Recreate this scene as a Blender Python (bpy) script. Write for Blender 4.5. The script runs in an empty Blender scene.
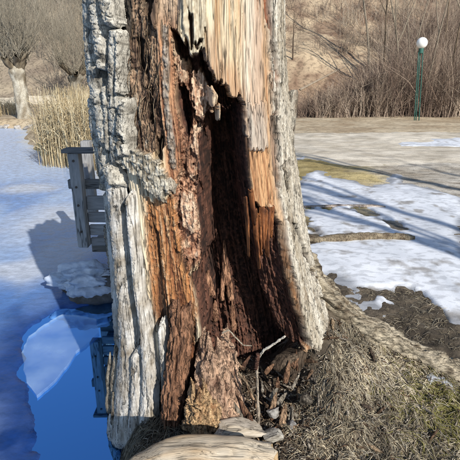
import bpy, bmesh, math, random
import numpy as np
from mathutils import Vector, Matrix
R = math.radians
random.seed(7); rng = np.random.default_rng(7)
sc = bpy.context.scene
col0 = sc.collection

# ------------------------------------------------------------------ camera
PITCH = R(18.5); CAM_H = 1.6; FPX = 440.0
cd = bpy.data.cameras.new('camera'); cam = bpy.data.objects.new('camera', cd); col0.objects.link(cam)
cam.location = (0, 0, CAM_H); cam.rotation_euler = (math.pi/2 - PITCH, 0, 0)
cd.sensor_width = 36; cd.lens = 36*FPX/460; cd.clip_start = .05; cd.clip_end = 600
sc.camera = cam
# ------------------------------------------------------------------ light
SUN_EL, SUN_ROT = R(31), R(149)
w = bpy.data.worlds.new('World'); sc.world = w; w.use_nodes = True
nt = w.node_tree; nt.nodes.clear()
sky = nt.nodes.new('ShaderNodeTexSky'); sky.sky_type = 'NISHITA'; sky.sun_disc = False
sky.sun_elevation = SUN_EL; sky.sun_rotation = SUN_ROT; sky.air_density = 1.0; sky.dust_density = .3; sky.ozone_density = 1.5
bg = nt.nodes.new('ShaderNodeBackground'); bg.inputs['Strength'].default_value = .115
wo = nt.nodes.new('ShaderNodeOutputWorld')
nt.links.new(sky.outputs[0], bg.inputs[0]); nt.links.new(bg.outputs[0], wo.inputs[0])
S = Vector((math.sin(SUN_ROT)*math.cos(SUN_EL), math.cos(SUN_ROT)*math.cos(SUN_EL), math.sin(SUN_EL)))
sd_ = bpy.data.lights.new('sun', 'SUN'); sd_.energy = 4.6; sd_.angle = R(.53); sd_.color = (1, .95, .87)
so = bpy.data.objects.new('sun', sd_); col0.objects.link(so); so.rotation_euler = S.to_track_quat('Z', 'Y').to_euler(); so.location = (4, -6, 8)
sc.view_settings.view_transform = 'Standard'; sc.view_settings.look = 'None'
sc.view_settings.gamma = 1; sc.view_settings.exposure = 0.36; sc.view_settings.use_curve_mapping = False
sc.cycles.use_denoising = True
sc.cycles.max_bounces = 6; sc.cycles.diffuse_bounces = 3; sc.cycles.transparent_max_bounces = 8

# ------------------------------------------------------------------ helpers
cp, sp = math.cos(PITCH), math.sin(PITCH)
def ray(px, py):
    a = (np.asarray(px, float)-230)/FPX; b = (np.asarray(py, float)-230)/FPX
    return np.stack([a, cp-b*sp, -sp-b*cp], -1)
def at_y(px, py, Y):
    d = ray(px, py); t = Y/d[..., 1]; return np.array([0, 0, CAM_H]) + d*t[..., None]
def at_z(px, py, Z):
    d = ray(px, py); t = (Z-CAM_H)/d[..., 2]; return np.array([0, 0, CAM_H]) + d*t[..., None]
def proj(P):
    x = P[..., 0]; y = P[..., 1]; z = P[..., 2]-CAM_H
    f = y*cp - z*sp; u = y*sp + z*cp; f = np.maximum(f, .05)
    return 230+FPX*x/f, 230-FPX*u/f

def _hash(ix, iy, iz, seed):
    h = (ix.astype(np.int64)*374761393 + iy.astype(np.int64)*668265263 + iz.astype(np.int64)*2147483647 + seed*1274126177) & 0xffffffff
    h = ((h ^ (h >> 13))*1274126177) & 0xffffffff
    h = ((h ^ (h >> 16))*2246822519) & 0xffffffff
    return ((h ^ (h >> 15)) & 0xffff)/32767.5-1
def noise(x, y, seed=0):
    x, y = np.broadcast_arrays(np.asarray(x, float), np.asarray(y, float))
    ix = np.floor(x); iy = np.floor(y); fx = x-ix; fy = y-iy
    fx = fx*fx*(3-2*fx); fy = fy*fy*(3-2*fy); z0 = np.zeros_like(ix)
    a = _hash(ix, iy, z0, seed); b = _hash(ix+1, iy, z0, seed); c = _hash(ix, iy+1, z0, seed); d = _hash(ix+1, iy+1, z0, seed)
    return (a*(1-fx)+b*fx)*(1-fy)+(c*(1-fx)+d*fx)*fy
def fbm(x, y, seed=0, o=4, g=.5):
    s = 0; a = 1; n = 0
    for k in range(o):
        s = s+a*noise(x*2**k+k*17.3, y*2**k+k*5.7, seed+k); n += a; a *= g
    return s/n*1.4
def ridge(x, y, seed=0, o=3):
    s = 0; a = 1; n = 0
    for k in range(o):
        s = s+a*(1-np.abs(noise(x*2**k+k*9.1, y*2**k+k*3.3, seed+k))*2); n += a; a *= .55
    return s/n
def ss(a, b, x):
    t = np.clip((x-a)/(b-a), 0, 1); return t*t*(3-2*t)
def sdf(poly, px, py):
    """signed distance, positive inside"""
    P = np.asarray(poly, float); px = np.asarray(px, float); py = np.asarray(py, float)
    d = np.full(px.shape, 1e18); ins = np.zeros(px.shape, bool)
    for i in range(len(P)):
        ax, ay = P[i]; bx, by = P[(i+1) % len(P)]
        ex, ey = bx-ax, by-ay
        t = np.clip(((px-ax)*ex+(py-ay)*ey)/(ex*ex+ey*ey+1e-12), 0, 1)
        d = np.minimum(d, (px-ax-t*ex)**2+(py-ay-t*ey)**2)
        c = ((ay > py) != (by > py))
        with np.errstate(divide='ignore', invalid='ignore'):
            xi = ax+(py-ay)*ex/(ey if ey != 0 else 1e-12)
        ins ^= c & (px < xi)
    d = np.sqrt(d)
    return np.where(ins, d, -d)
def C(r, g, b, k=.75):
    v = np.array([r, g, b])/255.0
    return np.where(v <= .04045, v/12.92, ((v+.055)/1.055)**2.4)*k
def lerp(a, b, m):
    m = np.asarray(m)
    if getattr(a, 'ndim', 0) == 2 or getattr(b, 'ndim', 0) == 2 or (np.ndim(b) == 1 and np.size(b) == 3 and np.ndim(m) == 1 and np.size(m) != 3):
        m = m[..., None] if m.ndim else m
    return a*(1-m)+b*m
def cmix(ca, cb, m):
    m = np.clip(m, 0, 1)[..., None]; return ca*(1-m)+cb*m

ORG = {}
def mk(name, V, F, mat, parent=None, colr=None, smooth=True, origin=None, label=None, cat=None, group=None, kind=None):
    V = np.asarray(V, float).reshape(-1, 3)
    if parent is not None: org = ORG[parent.name]
    elif origin is None: org = np.array([V[:, 0].mean(), V[:, 1].mean(), V[:, 2].min()])
    else: org = np.asarray(origin, float)
    if not isinstance(F, (list, tuple)): F = [F]
    F = [np.asarray(f, np.int32) for f in F if len(f)]
    me = bpy.data.meshes.new(name)
    me.vertices.add(len(V)); me.vertices.foreach_set('co', (V-org).astype(np.float32).ravel())
    loops = np.concatenate([f.ravel() for f in F])
    tot = np.concatenate([np.full(len(f), f.shape[1], np.int32) for f in F])
    me.loops.add(len(loops)); me.loops.foreach_set('vertex_index', loops)
    me.polygons.add(len(tot)); me.polygons.foreach_set('loop_start', np.concatenate([[0], np.cumsum(tot)[:-1]]).astype(np.int32))
    me.update(calc_edges=True)
    if colr is not None:
        a = me.color_attributes.new('Col', 'FLOAT_COLOR', 'POINT')
        colr = np.asarray(colr, float)
        if colr.ndim == 1: colr = np.tile(colr, (len(V), 1))
        a.data.foreach_set('color', np.concatenate([np.clip(colr, 0, 1), np.ones((len(V), 1))], 1).astype(np.float32).ravel())
    me.polygons.foreach_set('use_smooth', np.full(len(tot), bool(smooth)))
    me.materials.append(mat)
    o = bpy.data.objects.new(name, me); col0.objects.link(o)
    if parent is not None:
        o.parent = parent; ORG[o.name] = org
    else:
        o.location = org; ORG[o.name] = org
    if label: o['label'] = label
    if cat: o['category'] = cat
    if group: o['group'] = group
    if kind: o['kind'] = kind
    return o
def thing(name, loc, label, cat, group=None):
    o = bpy.data.objects.new(name, None); col0.objects.link(o); o.location = loc; o.empty_display_size = .2
    o['label'] = label; o['category'] = cat
    if group: o['group'] = group
    ORG[o.name] = np.asarray(loc, float); return o
def gridF(nr, nc, wrap=False):
    i = np.arange(nr-1)[:, None]; j = np.arange(nc if wrap else nc-1)[None]
    j2 = (j+1) % nc
    return np.stack([i*nc+j, i*nc+j2, (i+1)*nc+j2, (i+1)*nc+j], -1).reshape(-1, 4)
def tubes(P, Rad, s=3, cap=True):
    """P (N,K,3), Rad (N,K) -> verts, quads"""
    P = np.asarray(P, float); Rad = np.asarray(Rad, float); N, K, _ = P.shape
    T = np.gradient(P, axis=1); T /= np.linalg.norm(T, axis=2, keepdims=True)+1e-9
    ref = np.where(np.abs(T[:, :1, 2:3]) > .8, np.array([1., .13, 0]), np.array([0., .1, 1.]))
    A = np.cross(T, ref); A /= np.linalg.norm(A, axis=2, keepdims=True)+1e-9
    B = np.cross(T, A)
    an = np.arange(s)*2*np.pi/s
    V = P[:, :, None]+Rad[:, :, None, None]*(A[:, :, None]*np.cos(an)[:, None]+B[:, :, None]*np.sin(an)[:, None])
    f = gridF(K, s, True)
    F = (f[None]+(np.arange(N)*K*s)[:, None, None]).reshape(-1, 4)
    out = [F]
    if cap and s == 4: out.append(np.concatenate([(np.arange(s)[None]+(np.arange(N)*K*s)[:, None]), (np.arange(s)[None]+(K-1)*s+(np.arange(N)*K*s)[:, None])]))
    if cap and s > 4:
        out.append((np.arange(s)[None, ::-1]+(np.arange(N)*K*s)[:, None])); out.append((np.arange(s)[None]+(K-1)*s+(np.arange(N)*K*s)[:, None]))
    return V.reshape(-1, 3), out
def join(parts):
    Vs = []; Fs = []; n = 0
    for V, F in parts:
        Vs.append(V); Fs += [np.asarray(f)+n for f in (F if isinstance(F, list) else [F])]; n += len(V)
    return np.concatenate(Vs), Fs
def rep(colr, k): return np.repeat(colr, k, axis=0)

# ------------------------------------------------------------------ materials
def mat(name, rough=.9, col=None, scale=60, stretch=(1, 1, 1), vary=.35, bump=.3, bdist=.004, spec=.3, s2=None, st2=(1, 1, 1), dark=.5, th=(.36, .5), crk=None):
    m = bpy.data.materials.new(name); m.use_nodes = True; n = m.node_tree; n.nodes.clear()
    out = n.nodes.new('ShaderNodeOutputMaterial'); b = n.nodes.new('ShaderNodeBsdfPrincipled'); n.links.new(b.outputs[0], out.inputs[0])
    b.inputs['Roughness'].default_value = rough; b.inputs['Specular IOR Level'].default_value = spec
    g = n.nodes.new('ShaderNodeNewGeometry'); mp = n.nodes.new('ShaderNodeMapping'); n.links.new(g.outputs['Position'], mp.inputs[0]); mp.inputs['Scale'].default_value = stretch
    t = n.nodes.new('ShaderNodeTexNoise'); t.inputs['Scale'].default_value = scale; t.inputs['Detail'].default_value = 5; t.inputs['Roughness'].default_value = .65
    n.links.new(mp.outputs[0], t.inputs[0])
    mr = n.nodes.new('ShaderNodeMapRange'); mr.inputs['From Min'].default_value = .25; mr.inputs['From Max'].default_value = .75
    mr.inputs['To Min'].default_value = 1-vary; mr.inputs['To Max'].default_value = 1+vary
    n.links.new(t.outputs[0], mr.inputs[0])
    mx = n.nodes.new('ShaderNodeMix'); mx.data_type = 'RGBA'; mx.blend_type = 'MULTIPLY'; mx.inputs[0].default_value = 1
    if col is None:
        a = n.nodes.new('ShaderNodeVertexColor'); a.layer_name = 'Col'; n.links.new(a.outputs[0], mx.inputs[6])
    else: mx.inputs[6].default_value = (*col, 1)
    n.links.new(mr.outputs[0], mx.inputs[7])
    last = mx.outputs[2]; hgt = t.outputs[0]
    if s2:
        mp2 = n.nodes.new('ShaderNodeMapping'); n.links.new(g.outputs['Position'], mp2.inputs[0]); mp2.inputs['Scale'].default_value = st2; mp2.inputs['Location'].default_value = (3.1, 1.7, .4)
        t2 = n.nodes.new('ShaderNodeTexNoise'); t2.inputs['Scale'].default_value = s2; t2.inputs['Detail'].default_value = 4; t2.inputs['Distortion'].default_value = .4; n.links.new(mp2.outputs[0], t2.inputs[0])
        r2 = n.nodes.new('ShaderNodeMapRange'); r2.interpolation_type = 'SMOOTHSTEP'; r2.inputs['From Min'].default_value = th[0]; r2.inputs['From Max'].default_value = th[1]; r2.inputs['To Min'].default_value = dark; r2.inputs['To Max'].default_value = 1.06
        n.links.new(t2.outputs[0], r2.inputs[0])
        m2 = n.nodes.new('ShaderNodeMix'); m2.data_type = 'RGBA'; m2.blend_type = 'MULTIPLY'; m2.inputs[0].default_value = 1; n.links.new(last, m2.inputs[6]); n.links.new(r2.outputs[0], m2.inputs[7]); last = m2.outputs[2]
        ad = n.nodes.new('ShaderNodeMath'); ad.operation = 'ADD'; n.links.new(t.outputs[0], ad.inputs[0]); n.links.new(r2.outputs[0], ad.inputs[1]); hgt = ad.outputs[0]
    if crk:                                   # crisp hairline cracks: where a stretched noise crosses its mid value
        mp3 = n.nodes.new('ShaderNodeMapping'); n.links.new(g.outputs['Position'], mp3.inputs[0]); mp3.inputs['Scale'].default_value = crk[1]; mp3.inputs['Location'].default_value = (7.1, 4.7, 1.4)
        t3 = n.nodes.new('ShaderNodeTexNoise'); t3.inputs['Scale'].default_value = crk[0]; t3.inputs['Detail'].default_value = 3; n.links.new(mp3.outputs[0], t3.inputs[0])
        s3 = n.nodes.new('ShaderNodeMath'); s3.operation = 'SUBTRACT'; s3.inputs[1].default_value = .5; n.links.new(t3.outputs[0], s3.inputs[0])
        a3 = n.nodes.new('ShaderNodeMath'); a3.operation = 'ABSOLUTE'; n.links.new(s3.outputs[0], a3.inputs[0])
        r3 = n.nodes.new('ShaderNodeMapRange'); r3.inputs['From Min'].default_value = crk[2]*.35; r3.inputs['From Max'].default_value = crk[2]; r3.inputs['To Min'].default_value = crk[3]; r3.inputs['To Max'].default_value = 1; n.links.new(a3.outputs[0], r3.inputs[0])
        m3 = n.nodes.new('ShaderNodeMix'); m3.data_type = 'RGBA'; m3.blend_type = 'MULTIPLY'; m3.inputs[0].default_value = 1; n.links.new(last, m3.inputs[6]); n.links.new(r3.outputs[0], m3.inputs[7]); last = m3.outputs[2]
        ad3 = n.nodes.new('ShaderNodeMath'); ad3.operation = 'ADD'; n.links.new(hgt, ad3.inputs[0]); n.links.new(r3.outputs[0], ad3.inputs[1]); hgt = ad3.outputs[0]
    n.links.new(last, b.inputs['Base Color'])
    if bump:
        bp = n.nodes.new('ShaderNodeBump'); bp.inputs['Strength'].default_value = bump; bp.inputs['Distance'].default_value = bdist
        n.links.new(hgt, bp.inputs['Height']); n.links.new(bp.outputs[0], b.inputs['Normal'])
    return m
M_wood = mat('weathered_wood', .85, None, 260, (1, 1, .05), .42, .8, .004, .3, 130, (1, 1, .045), .42, (.34, .45), crk=(26, (1, 1, .045), .016, .3))
M_bark = mat('bark', .92, None, 200, (1, 1, .6), .5, .9, .006, .25, 75, (1, 1, .45), .62, (.36, .47), crk=(24, (1, 1, .3), .016, .45))
M_root = mat('root_bark', .92, None, 170, (.5, 1, 1), .5, .9, .006, .25, 60, (.16, 1, 1), .55, (.38, .48), crk=(24, (.07, 1, 1), .014, .45))
M_rot = mat('rotten_wood', .95, None, 220, (1, 1, .3), .5, .9, .005, .15, 90, (1, 1, .2), .45, (.38, .5), crk=(30, (1, 1, .3), .02, .35))
M_ground = mat('ground_soil', .95, None, 45, (1, 1, 1), .45, .8, .012, .2, 5, (1, 1.4, 1), .7, (.38, .52))
M_hill = mat('hillside_grass', .95, None, 6, (1, 1, 1), .4, .6, .05, .1)
M_snow = mat('old_snow', .55, None, 120, (1, 1, 1), .12, .35, .004, .35, 9, (1, 1.8, 1), .80, (.38, .52))
M_grav = mat('gravel', .95, None, 45, (1, 1, 1), .3, .6, .008, .2, 3, (1, 1.6, 1), .82, (.4, .55))
M_grass = mat('dry_grass', .8, None, 20, (1, 1, 1), .2, 0)
M_twig = mat('bare_twigs', .9, None, 15, (1, 1, 1), .25, 0)
M_stone = mat('stone', .9, None, 35, (1, 1, 1), .35, .6, .01)
M_plank = mat('grey_planks', .85, None, 90, (.08, 1, 1), .4, .6, .003, crk=(14, (.06, 1, 1), .015, .35))
M_plankv = mat('grey_posts', .85, None, 90, (1, 1, .08), .4, .6, .003, crk=(14, (1, 1, .06), .015, .35))
M_log = mat('bleached_log', .85, None, 210, (.07, 1, 1), .35, .7, .004, .3, 90, (.05, 1, 1), .5, (.34, .45), crk=(26, (.035, 1, 1), .010, .5))
def simple(name, base, rough, ior=1.5, **kw):
    m = bpy.data.materials.new(name); m.use_nodes = True; b = m.node_tree.nodes['Principled BSDF']
    b.inputs['Base Color'].default_value = (*base, 1); b.inputs['Roughness'].default_value = rough; b.inputs['IOR'].default_value = ior
    for k, v in kw.items(): b.inputs[k.replace('_', ' ')].default_value = v
    return m
M_green = mat('green_lamp_paint', .5, (.03, .10, .08), 40, (1, 1, 1), .3, 0)
M_globe = simple('opal_globe', (.82, .82, .80), .25)

def ice_mat():
    m = bpy.data.materials.new('lake_ice'); m.use_nodes = True; n = m.node_tree; b = n.nodes['Principled BSDF']
    a = n.nodes.new('ShaderNodeVertexColor'); a.layer_name = 'Col'
    g = n.nodes.new('ShaderNodeNewGeometry')
    t = n.nodes.new('ShaderNodeTexNoise'); t.inputs['Scale'].default_value = 9; t.inputs['Detail'].default_value = 7; t.inputs['Roughness'].default_value = .7
    mp = n.nodes.new('ShaderNodeMapping'); mp.inputs['Scale'].default_value = (.8, 1.3, 1); n.links.new(g.outputs['Position'], mp.inputs[0]); n.links.new(mp.outputs[0], t.inputs[0])
    mr = n.nodes.new('ShaderNodeMapRange'); mr.inputs['From Min'].default_value = .3; mr.inputs['From Max'].default_value = .7; mr.inputs['To Min'].default_value = .72; mr.inputs['To Max'].default_value = 1.22
    n.links.new(t.outputs[0], mr.inputs[0])
    mx = n.nodes.new('ShaderNodeMix'); mx.data_type = 'RGBA'; mx.blend_type = 'MULTIPLY'; mx.inputs[0].default_value = 1
    n.links.new(a.outputs[0], mx.inputs[6]); n.links.new(mr.outputs[0], mx.inputs[7]); n.links.new(mx.outputs[2], b.inputs['Base Color'])
    mr2 = n.nodes.new('ShaderNodeMapRange'); mr2.inputs['From Min'].default_value = .35; mr2.inputs['From Max'].default_value = .65; mr2.inputs['To Min'].default_value = .12; mr2.inputs['To Max'].default_value = .45
    n.links.new(t.outputs[0], mr2.inputs[0]); n.links.new(mr2.outputs[0], b.inputs['Roughness'])
    bp = n.nodes.new('ShaderNodeBump'); bp.inputs['Strength'].default_value = .35; bp.inputs['Distance'].default_value = .012
    t2 = n.nodes.new('ShaderNodeTexNoise'); t2.inputs['Scale'].default_value = 28; t2.inputs['Detail'].default_value = 5; n.links.new(g.outputs['Position'], t2.inputs[0])
    n.links.new(t2.outputs[0], bp.inputs['Height']); n.links.new(bp.outputs[0], b.inputs['Normal'])
    b.inputs['IOR'].default_value = 1.5; b.inputs['Specular Tint'].default_value = (.6, .82, 1, 1)
    return m
M_ice = ice_mat()
M_water = simple('open_water', (.20, .50, .95), .02, 1.5, Metallic=1.0)

# ------------------------------------------------------------------ terrain
ZW = -.33
SHORE = [(-.40, -40), (-.40, 0), (-.46, 1.5), (-.5, 2.0), (-.5, 2.6), (-.6, 3.4), (-1.0, 5), (-2.0, 8), (-3.0, 10.6), (-4.9, 12.2), (-7.0, 16), (-8.2, 19), (-9.2, 20.3), (-14, 20.8), (-60, 22), (-200, 24), (-200, -40)]
def hill(x, y):
    y0 = np.where(x > 0, 21.5+.05*np.abs(x-8), 25+.1*np.clip(-x, 0, 30))
    t = np.clip(y-y0, 0, 200)
    h = .55*t*ss(0, 6, t)+.0*x
    h = np.where(h > 34, 34+(h-34)*.1, h)
    side = np.clip(-x-45, 0, 100)*.3
    return h+side*ss(10, 40, y)+ss(0, 8, t)*(.9*fbm(x*.09, y*.09, 31)+.25*fbm(x*.4, y*.4, 32))
def seg_par(x, y, a, b):
    ex, ey = b[0]-a[0], b[1]-a[1]; L2 = ex*ex+ey*ey
    t = ((x-a[0])*ex+(y-a[1])*ey)/L2; tc = np.clip(t, 0, 1)
    dx = x-a[0]-tc*ex; dy = y-a[1]-tc*ey
    return t, np.hypot(dx, dy), dy
# crest line of the buttress root (used by the mound that buries it)
rsil = [(286, 150, .05), (294, 200, .065), (305, 240, .08), (317, 268, .085), (341, 295, .070), (370, 318, .056), (400, 335, .048), (430, 352, .043), (460, 366, .040), (500, 386, .045), (545, 404, .035)]
rp = []; nr_ = len(rsil)
for i_, (a_, b_, r_) in enumerate(rsil):
    p0 = np.array(rsil[max(i_-1, 0)][:2]); p1 = np.array(rsil[min(i_+1, nr_-1)][:2]); tg = (p1-p0)/np.linalg.norm(p1-p0); Yr = np.interp(i_, [0, 4, nr_-1], [2.17, 2.15, 1.94]); k_ = r_/2.45*FPX
    rp.append(at_y(a_-tg[1]*k_, b_+tg[0]*k_, Yr))
rp = np.array(rp)
RX = np.array([q[0] for q in rp]); RY = np.array([q[1] for q in rp]); RZ = np.array([q[2] for q in rp])
def ground_z(x, y, rough=1.):
    s = sdf(SHORE, x, y)            # + in lake
    z = -.95*ss(-.10, .9-.5*ss(9, 5, y), s)+.05*fbm(x*.5, y*.5, 3)*ss(0, 1, -s)+.007*rough*fbm(x*4, y*4, 4)
    near = ss(6, 2.5, np.hypot(x-.4, y-1.8))
    z = z+near*(.016*rough*fbm(x*12, y*12, 5)+(.05*fbm(x*4.5, y*4.5, 6)+.022*fbm(x*16, y*16, 7, 3))*ss(.25, .5, x)*ss(2.2, 1.9, y)*ss(1.5, 1.0, x))
    # mound over the root
    yc_ = np.interp(x, RX, RY); crest = np.clip(np.interp(x, RX, RZ-.012), 0, .46)*ss(.2, .5, x)*ss(2.2, 1.2, x)
    dy = y-yc_; fall = np.where(dy < 0, np.exp(-(np.abs(dy)/(.30+.25*crest))**1.5), np.exp(-(dy/.12)**2))
    z = z+crest*fall*ss(.25, -.1, s)*(1-.85*ss(.42, .10, x)*ss(2.6, 2.3, y))
    # litter heaped in the hollow and before the trunk
    z = z+.10*np.exp(-((x-.12)/.3)**2-((y-2.0)/.25)**2)+.05*np.exp(-((x+.1)/.5)**2-((y-1.45)/.3)**2)
    z = z+.05*ss(-.02, -.5, s)*ss(-1.4, -.5, s)*ss(16, 13, y)
    return z+hill(x, y)+.04*ss(11, 15, y)
def axis(segs):
    out = [segs[0][0]]
    for a, b, n, p in segs:
        t = np.linspace(0, 1, n+1)[1:]**p; out += list(a+(b-a)*t)
    return np.array(out)
def axis_neg(lo, a, n, p): return a-(a-lo)*(np.linspace(0, 1, n+1)[1:]**p)[::-1]
gx = np.concatenate([axis_neg(-160, -1.2, 70, 2.6), axis([(-1.2, 1.9, 170, 1), (1.9, 160, 120, 2.8)])])
gy = np.concatenate([axis_neg(-60, .6, 30, 2.4), axis([(.6, 3.2, 150, 1), (3.2, 9, 110, 1.15), (9, 30, 110, 1.05), (30, 190, 60, 2.0)])])
X, Y = np.meshgrid(gx, gy); x = X.ravel(); y = Y.ravel(); z = ground_z(x, y)
px, py = proj(np.stack([x, y, z], 1)); px = np.where(y > .3, px, 1e4)
s = sdf(SHORE, x, y)
n1 = fbm(x*1.3, y*1.3, 11); n2 = fbm(x*6, y*6, 12); n3 = fbm(x*.35, y*.35, 13)
soil = cmix(C(72, 64, 54), C(122, 110, 94), .5+.6*n2)
gr = cmix(C(206, 186, 134), C(164, 146, 98), .5+.8*n1+.4*n2); gr = cmix(gr, C(132, 130, 70), ss(.1, .7, n3+.4*n2)*.8)
beige = cmix(C(216, 198, 168), C(178, 156, 126), .5+.7*n1+.3*n2)
hillc = cmix(C(200, 178, 148), C(130, 106, 88), .5+.7*fbm(x*.5, y*.9, 15)+.8*fbm(x*2.5, y*3, 16)); hillc = cmix(hillc, C(140, 112, 90), ss(27, 24.5, y)*ss(2, 4, x)*.7); hillc = cmix(hillc, C(150, 146, 132), .55*ss(0, -20, x))
gvl = cmix(C(214, 206, 192, .82), C(164, 152, 134), .5+.6*n1+.6*n2); gr = cmix(gr, gvl, ss(120, 165, x/np.maximum(y, .1)*440+30*n1+14*n2))
c = cmix(soil, gr, ss(4.2, 6.2, y+.5*n1)); c = cmix(c, beige, ss(12.5, 14.5, y+n1)); c = cmix(c, hillc, ss(21, 23.5, y+n1))
c = cmix(c, C(60, 56, 48), ss(-.25, .05, s)*ss(14, 10, y))
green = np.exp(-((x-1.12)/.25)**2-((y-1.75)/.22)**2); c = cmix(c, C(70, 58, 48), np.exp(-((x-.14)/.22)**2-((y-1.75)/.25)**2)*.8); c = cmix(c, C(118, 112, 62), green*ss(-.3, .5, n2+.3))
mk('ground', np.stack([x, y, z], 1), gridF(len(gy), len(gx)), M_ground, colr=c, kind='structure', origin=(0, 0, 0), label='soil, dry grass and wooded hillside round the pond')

def ray_ground(a, b, t0=6., t1=80.):
    d = ray(a, b); ts = np.linspace(t0, t1, 2500); P = np.array([0, 0, CAM_H])+d*ts[:, None]; hit = np.nonzero(P[:, 2] < ground_z(P[:, 0], P[:, 1]))[0]
    return P[hit[0]] if len(hit) else P[-1]
def ground_world(px_, py_, z=0.0): return at_z(px_, py_, z)[:2]
def sheet(name, xs, ys, thick, colf, matr, label, base=ground_z):
    X, Y = np.meshgrid(xs, ys); x = X.ravel(); y = Y.ravel(); b = base(x, y); t = thick(x, y)
    z = b+t
    keep = t > -.035
    F = gridF(len(ys), len(xs)); F = F[keep[F].any(1)]
    used = np.unique(F); remap = np.full(len(x), -1); remap[used] = np.arange(len(used))
    return mk(name, np.stack([x, y, z], 1)[used], remap[F], matr, colr=colf(x, y)[used], kind='structure', origin=(0, 0, 0), label=label)
# gravel road
def road_t(x, y):
    far = 14.3+.9*np.sin(x*.2+.6)*.5+.06*x; nearr = 9.0-.02*(x-3)+.5*fbm(x*.4, y*.4, 21)
    nearr = np.where(x < 2.5, nearr+(2.5-x)*.9, nearr)
    return np.clip(np.minimum(far-y, y-nearr), -1, .6)*.05-.004+.004*fbm(x*3, y*3, 22)
sheet('gravel_road', np.linspace(.3, 16, 170), np.linspace(7.5, 15.5, 110), lambda x, y: np.minimum(road_t(x, y), .02),
      lambda x, y: cmix(C(228, 217, 198, .82), C(196, 184, 164, .8), .5+.7*fbm(x*1.5, y*2.5, 23)+.4*fbm(x*5, y*8, 24)), M_grav, 'grey gravel road crossing behind the trunk')
# snow
snow_polys = [
    ([(285, 186), (300, 170), (318, 168), (338, 176), (368, 184), (385, 178), (400, 172), (414, 176), (405, 182), (440, 190), (475, 200), (490, 330), (455, 322), (430, 313), (400, 306), (375, 310), (350, 300), (330, 280), (285, 282)], .024),
    ([(288, 152), (308, 151), (322, 155), (312, 159), (288, 159)], .02),
    ([(388, 141), (420, 138), (475, 136), (475, 144), (430, 145), (392, 145)], .035),
    ([(422, 388), (445, 386), (480, 384), (480, 404), (445, 402), (428, 397)], .03),
]
sp_world = [([tuple(at_z(a, b, .03)[:2]) for a, b in p], t) for p, t in snow_polys]
def snow_t(x, y):
    t = np.full(x.shape, -1.)
    d = np.hypot(x, y)
    wx = x+.05*d*.4*fbm(x*1.1, y*1.1, 41)+.03*fbm(x*6, y*6, 42); wy = y+.08*d*.5*fbm(x*.9, y*.9, 43)+.04*fbm(x*7, y*5, 44)
    for poly, th in sp_world:
        sdv = sdf(poly, wx, wy)
        t = np.maximum(t, np.where(sdv > 0, th*ss(0, .35, sdv)*1.1, sdv)-.004)
    holes = fbm(x*2.2, y*1.6, 45, 5); t = t-.05*ss(.30, .75, holes)
    return t+.003*fbm(x*3, y*2, 46)
def snow_c(x, y):
    k = fbm(x*3.2, y*2.2, 47, 5); c = cmix(C(238, 240, 244, .86), C(206, 210, 216, .8), .4+.6*k)
    c = cmix(c, C(150, 152, 156), ss(.016, .002, snow_t(x, y))*.8)
    return cmix(c, C(140, 130, 116), ss(.28, .8, fbm(x*6, y*5, 48, 5))*.7)
sheet('snow', np.concatenate([np.linspace(.2, 4.2, 230), np.linspace(4.23, 12, 90)]), np.concatenate([np.linspace(1.5, 8.5, 330), np.linspace(8.53, 14.5, 80)]), snow_t, snow_c, M_snow, 'patchy melting snow lying right of the trunk', base=lambda x, y: ground_z(x, y, 0.))
# ------------------------------------------------------------------ lake
wp = np.array([[-200, -40, ZW-.02], [2, -40, ZW-.02], [2, 26, ZW-.02], [-200, 26, ZW-.02]])
mk('lake_water', wp, np.array([[0, 1, 2, 3]]), M_water, kind='structure', origin=(0, 0, ZW), label='still blue open water at the pond edge')
open_px = [(14, 352), (20, 336), (34, 318), (60, 306), (118, 300), (150, 300), (150, 480), (30, 480), (34, 455), (32, 428), (22, 398)]
open_w = [tuple(at_z(a, b, ZW)[:2]) for a, b in open_px]
def ice_t(x, y):
    sdv = sdf(open_w, x+.06*fbm(x*5, y*5, 51), y+.08*fbm(x*5, y*5, 52))
    return np.where(sdv > 0, -.03*ss(-.02, .05, sdv)-.0, .0)+.012*ss(0, .25, -sdv)+.002*fbm(x*5, y*5, 53)-.004
def ice_c(x, y):
    P = np.stack([x, y, np.full(x.shape, ZW)], 1); qx, qy = proj(P)
    a = fbm(x*.7, y*.5, 54, 5); b = fbm(x*2.4, y*1.6, 55, 5)
    c = cmix(C(124, 172, 240, .56), C(196, 218, 246, .72), .46+.8*a+.35*b)
    c = cmix(c, C(200, 218, 246, .76), ss(6, 12, y))
    c = cmix(c, C(50, 108, 204, .40), ss(5.0, 2.6, y)*(.70+.5*b)); c = cmix(c, C(120, 160, 220, .5), ss(.30, .75, fbm(x*8, y*6, 56, 5))*ss(5, 3, y)*.7); c = cmix(c, C(24, 44, 84, .4), ss(.1, .6, fbm(x*6, y*5, 57, 5))*ss(2.9, 2.2, y)*.8)
    for cx, cy, rx, ry in ((-2.6, 6.2, .7, 1.2), (-2.0, 5.0, .5, .9), (-3.9, 8.3, .6, .5), (-2.4, 4.4, .5, .25)):
        c = cmix(c, C(222, 230, 244, .66), ss(1.3, .3, np.hypot((x-cx)/rx, (y-cy)/ry)+.35*b))
    sdv = -sdf(open_w, x, y); c = cmix(c, C(30, 92, 196, .30), ss(.30, -.02, sdv+.25*b)*.9)
    sh = sdf(SHORE, x, y); c = cmix(c, C(216, 214, 206, .8), ss(.5, .1, sh+.2*b)*ss(3.2, 3.8, y))
    return c
sheet('lake_ice', np.concatenate([axis_neg(-90, -4, 60, 2.2), np.linspace(-4, -.3, 190)]), np.concatenate([np.linspace(.2, 6, 240), np.linspace(6.05, 24, 110)]), ice_t, ice_c, M_ice, 'frosted pale blue ice covering the pond', base=lambda x, y: np.full(x.shape, ZW))
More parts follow.
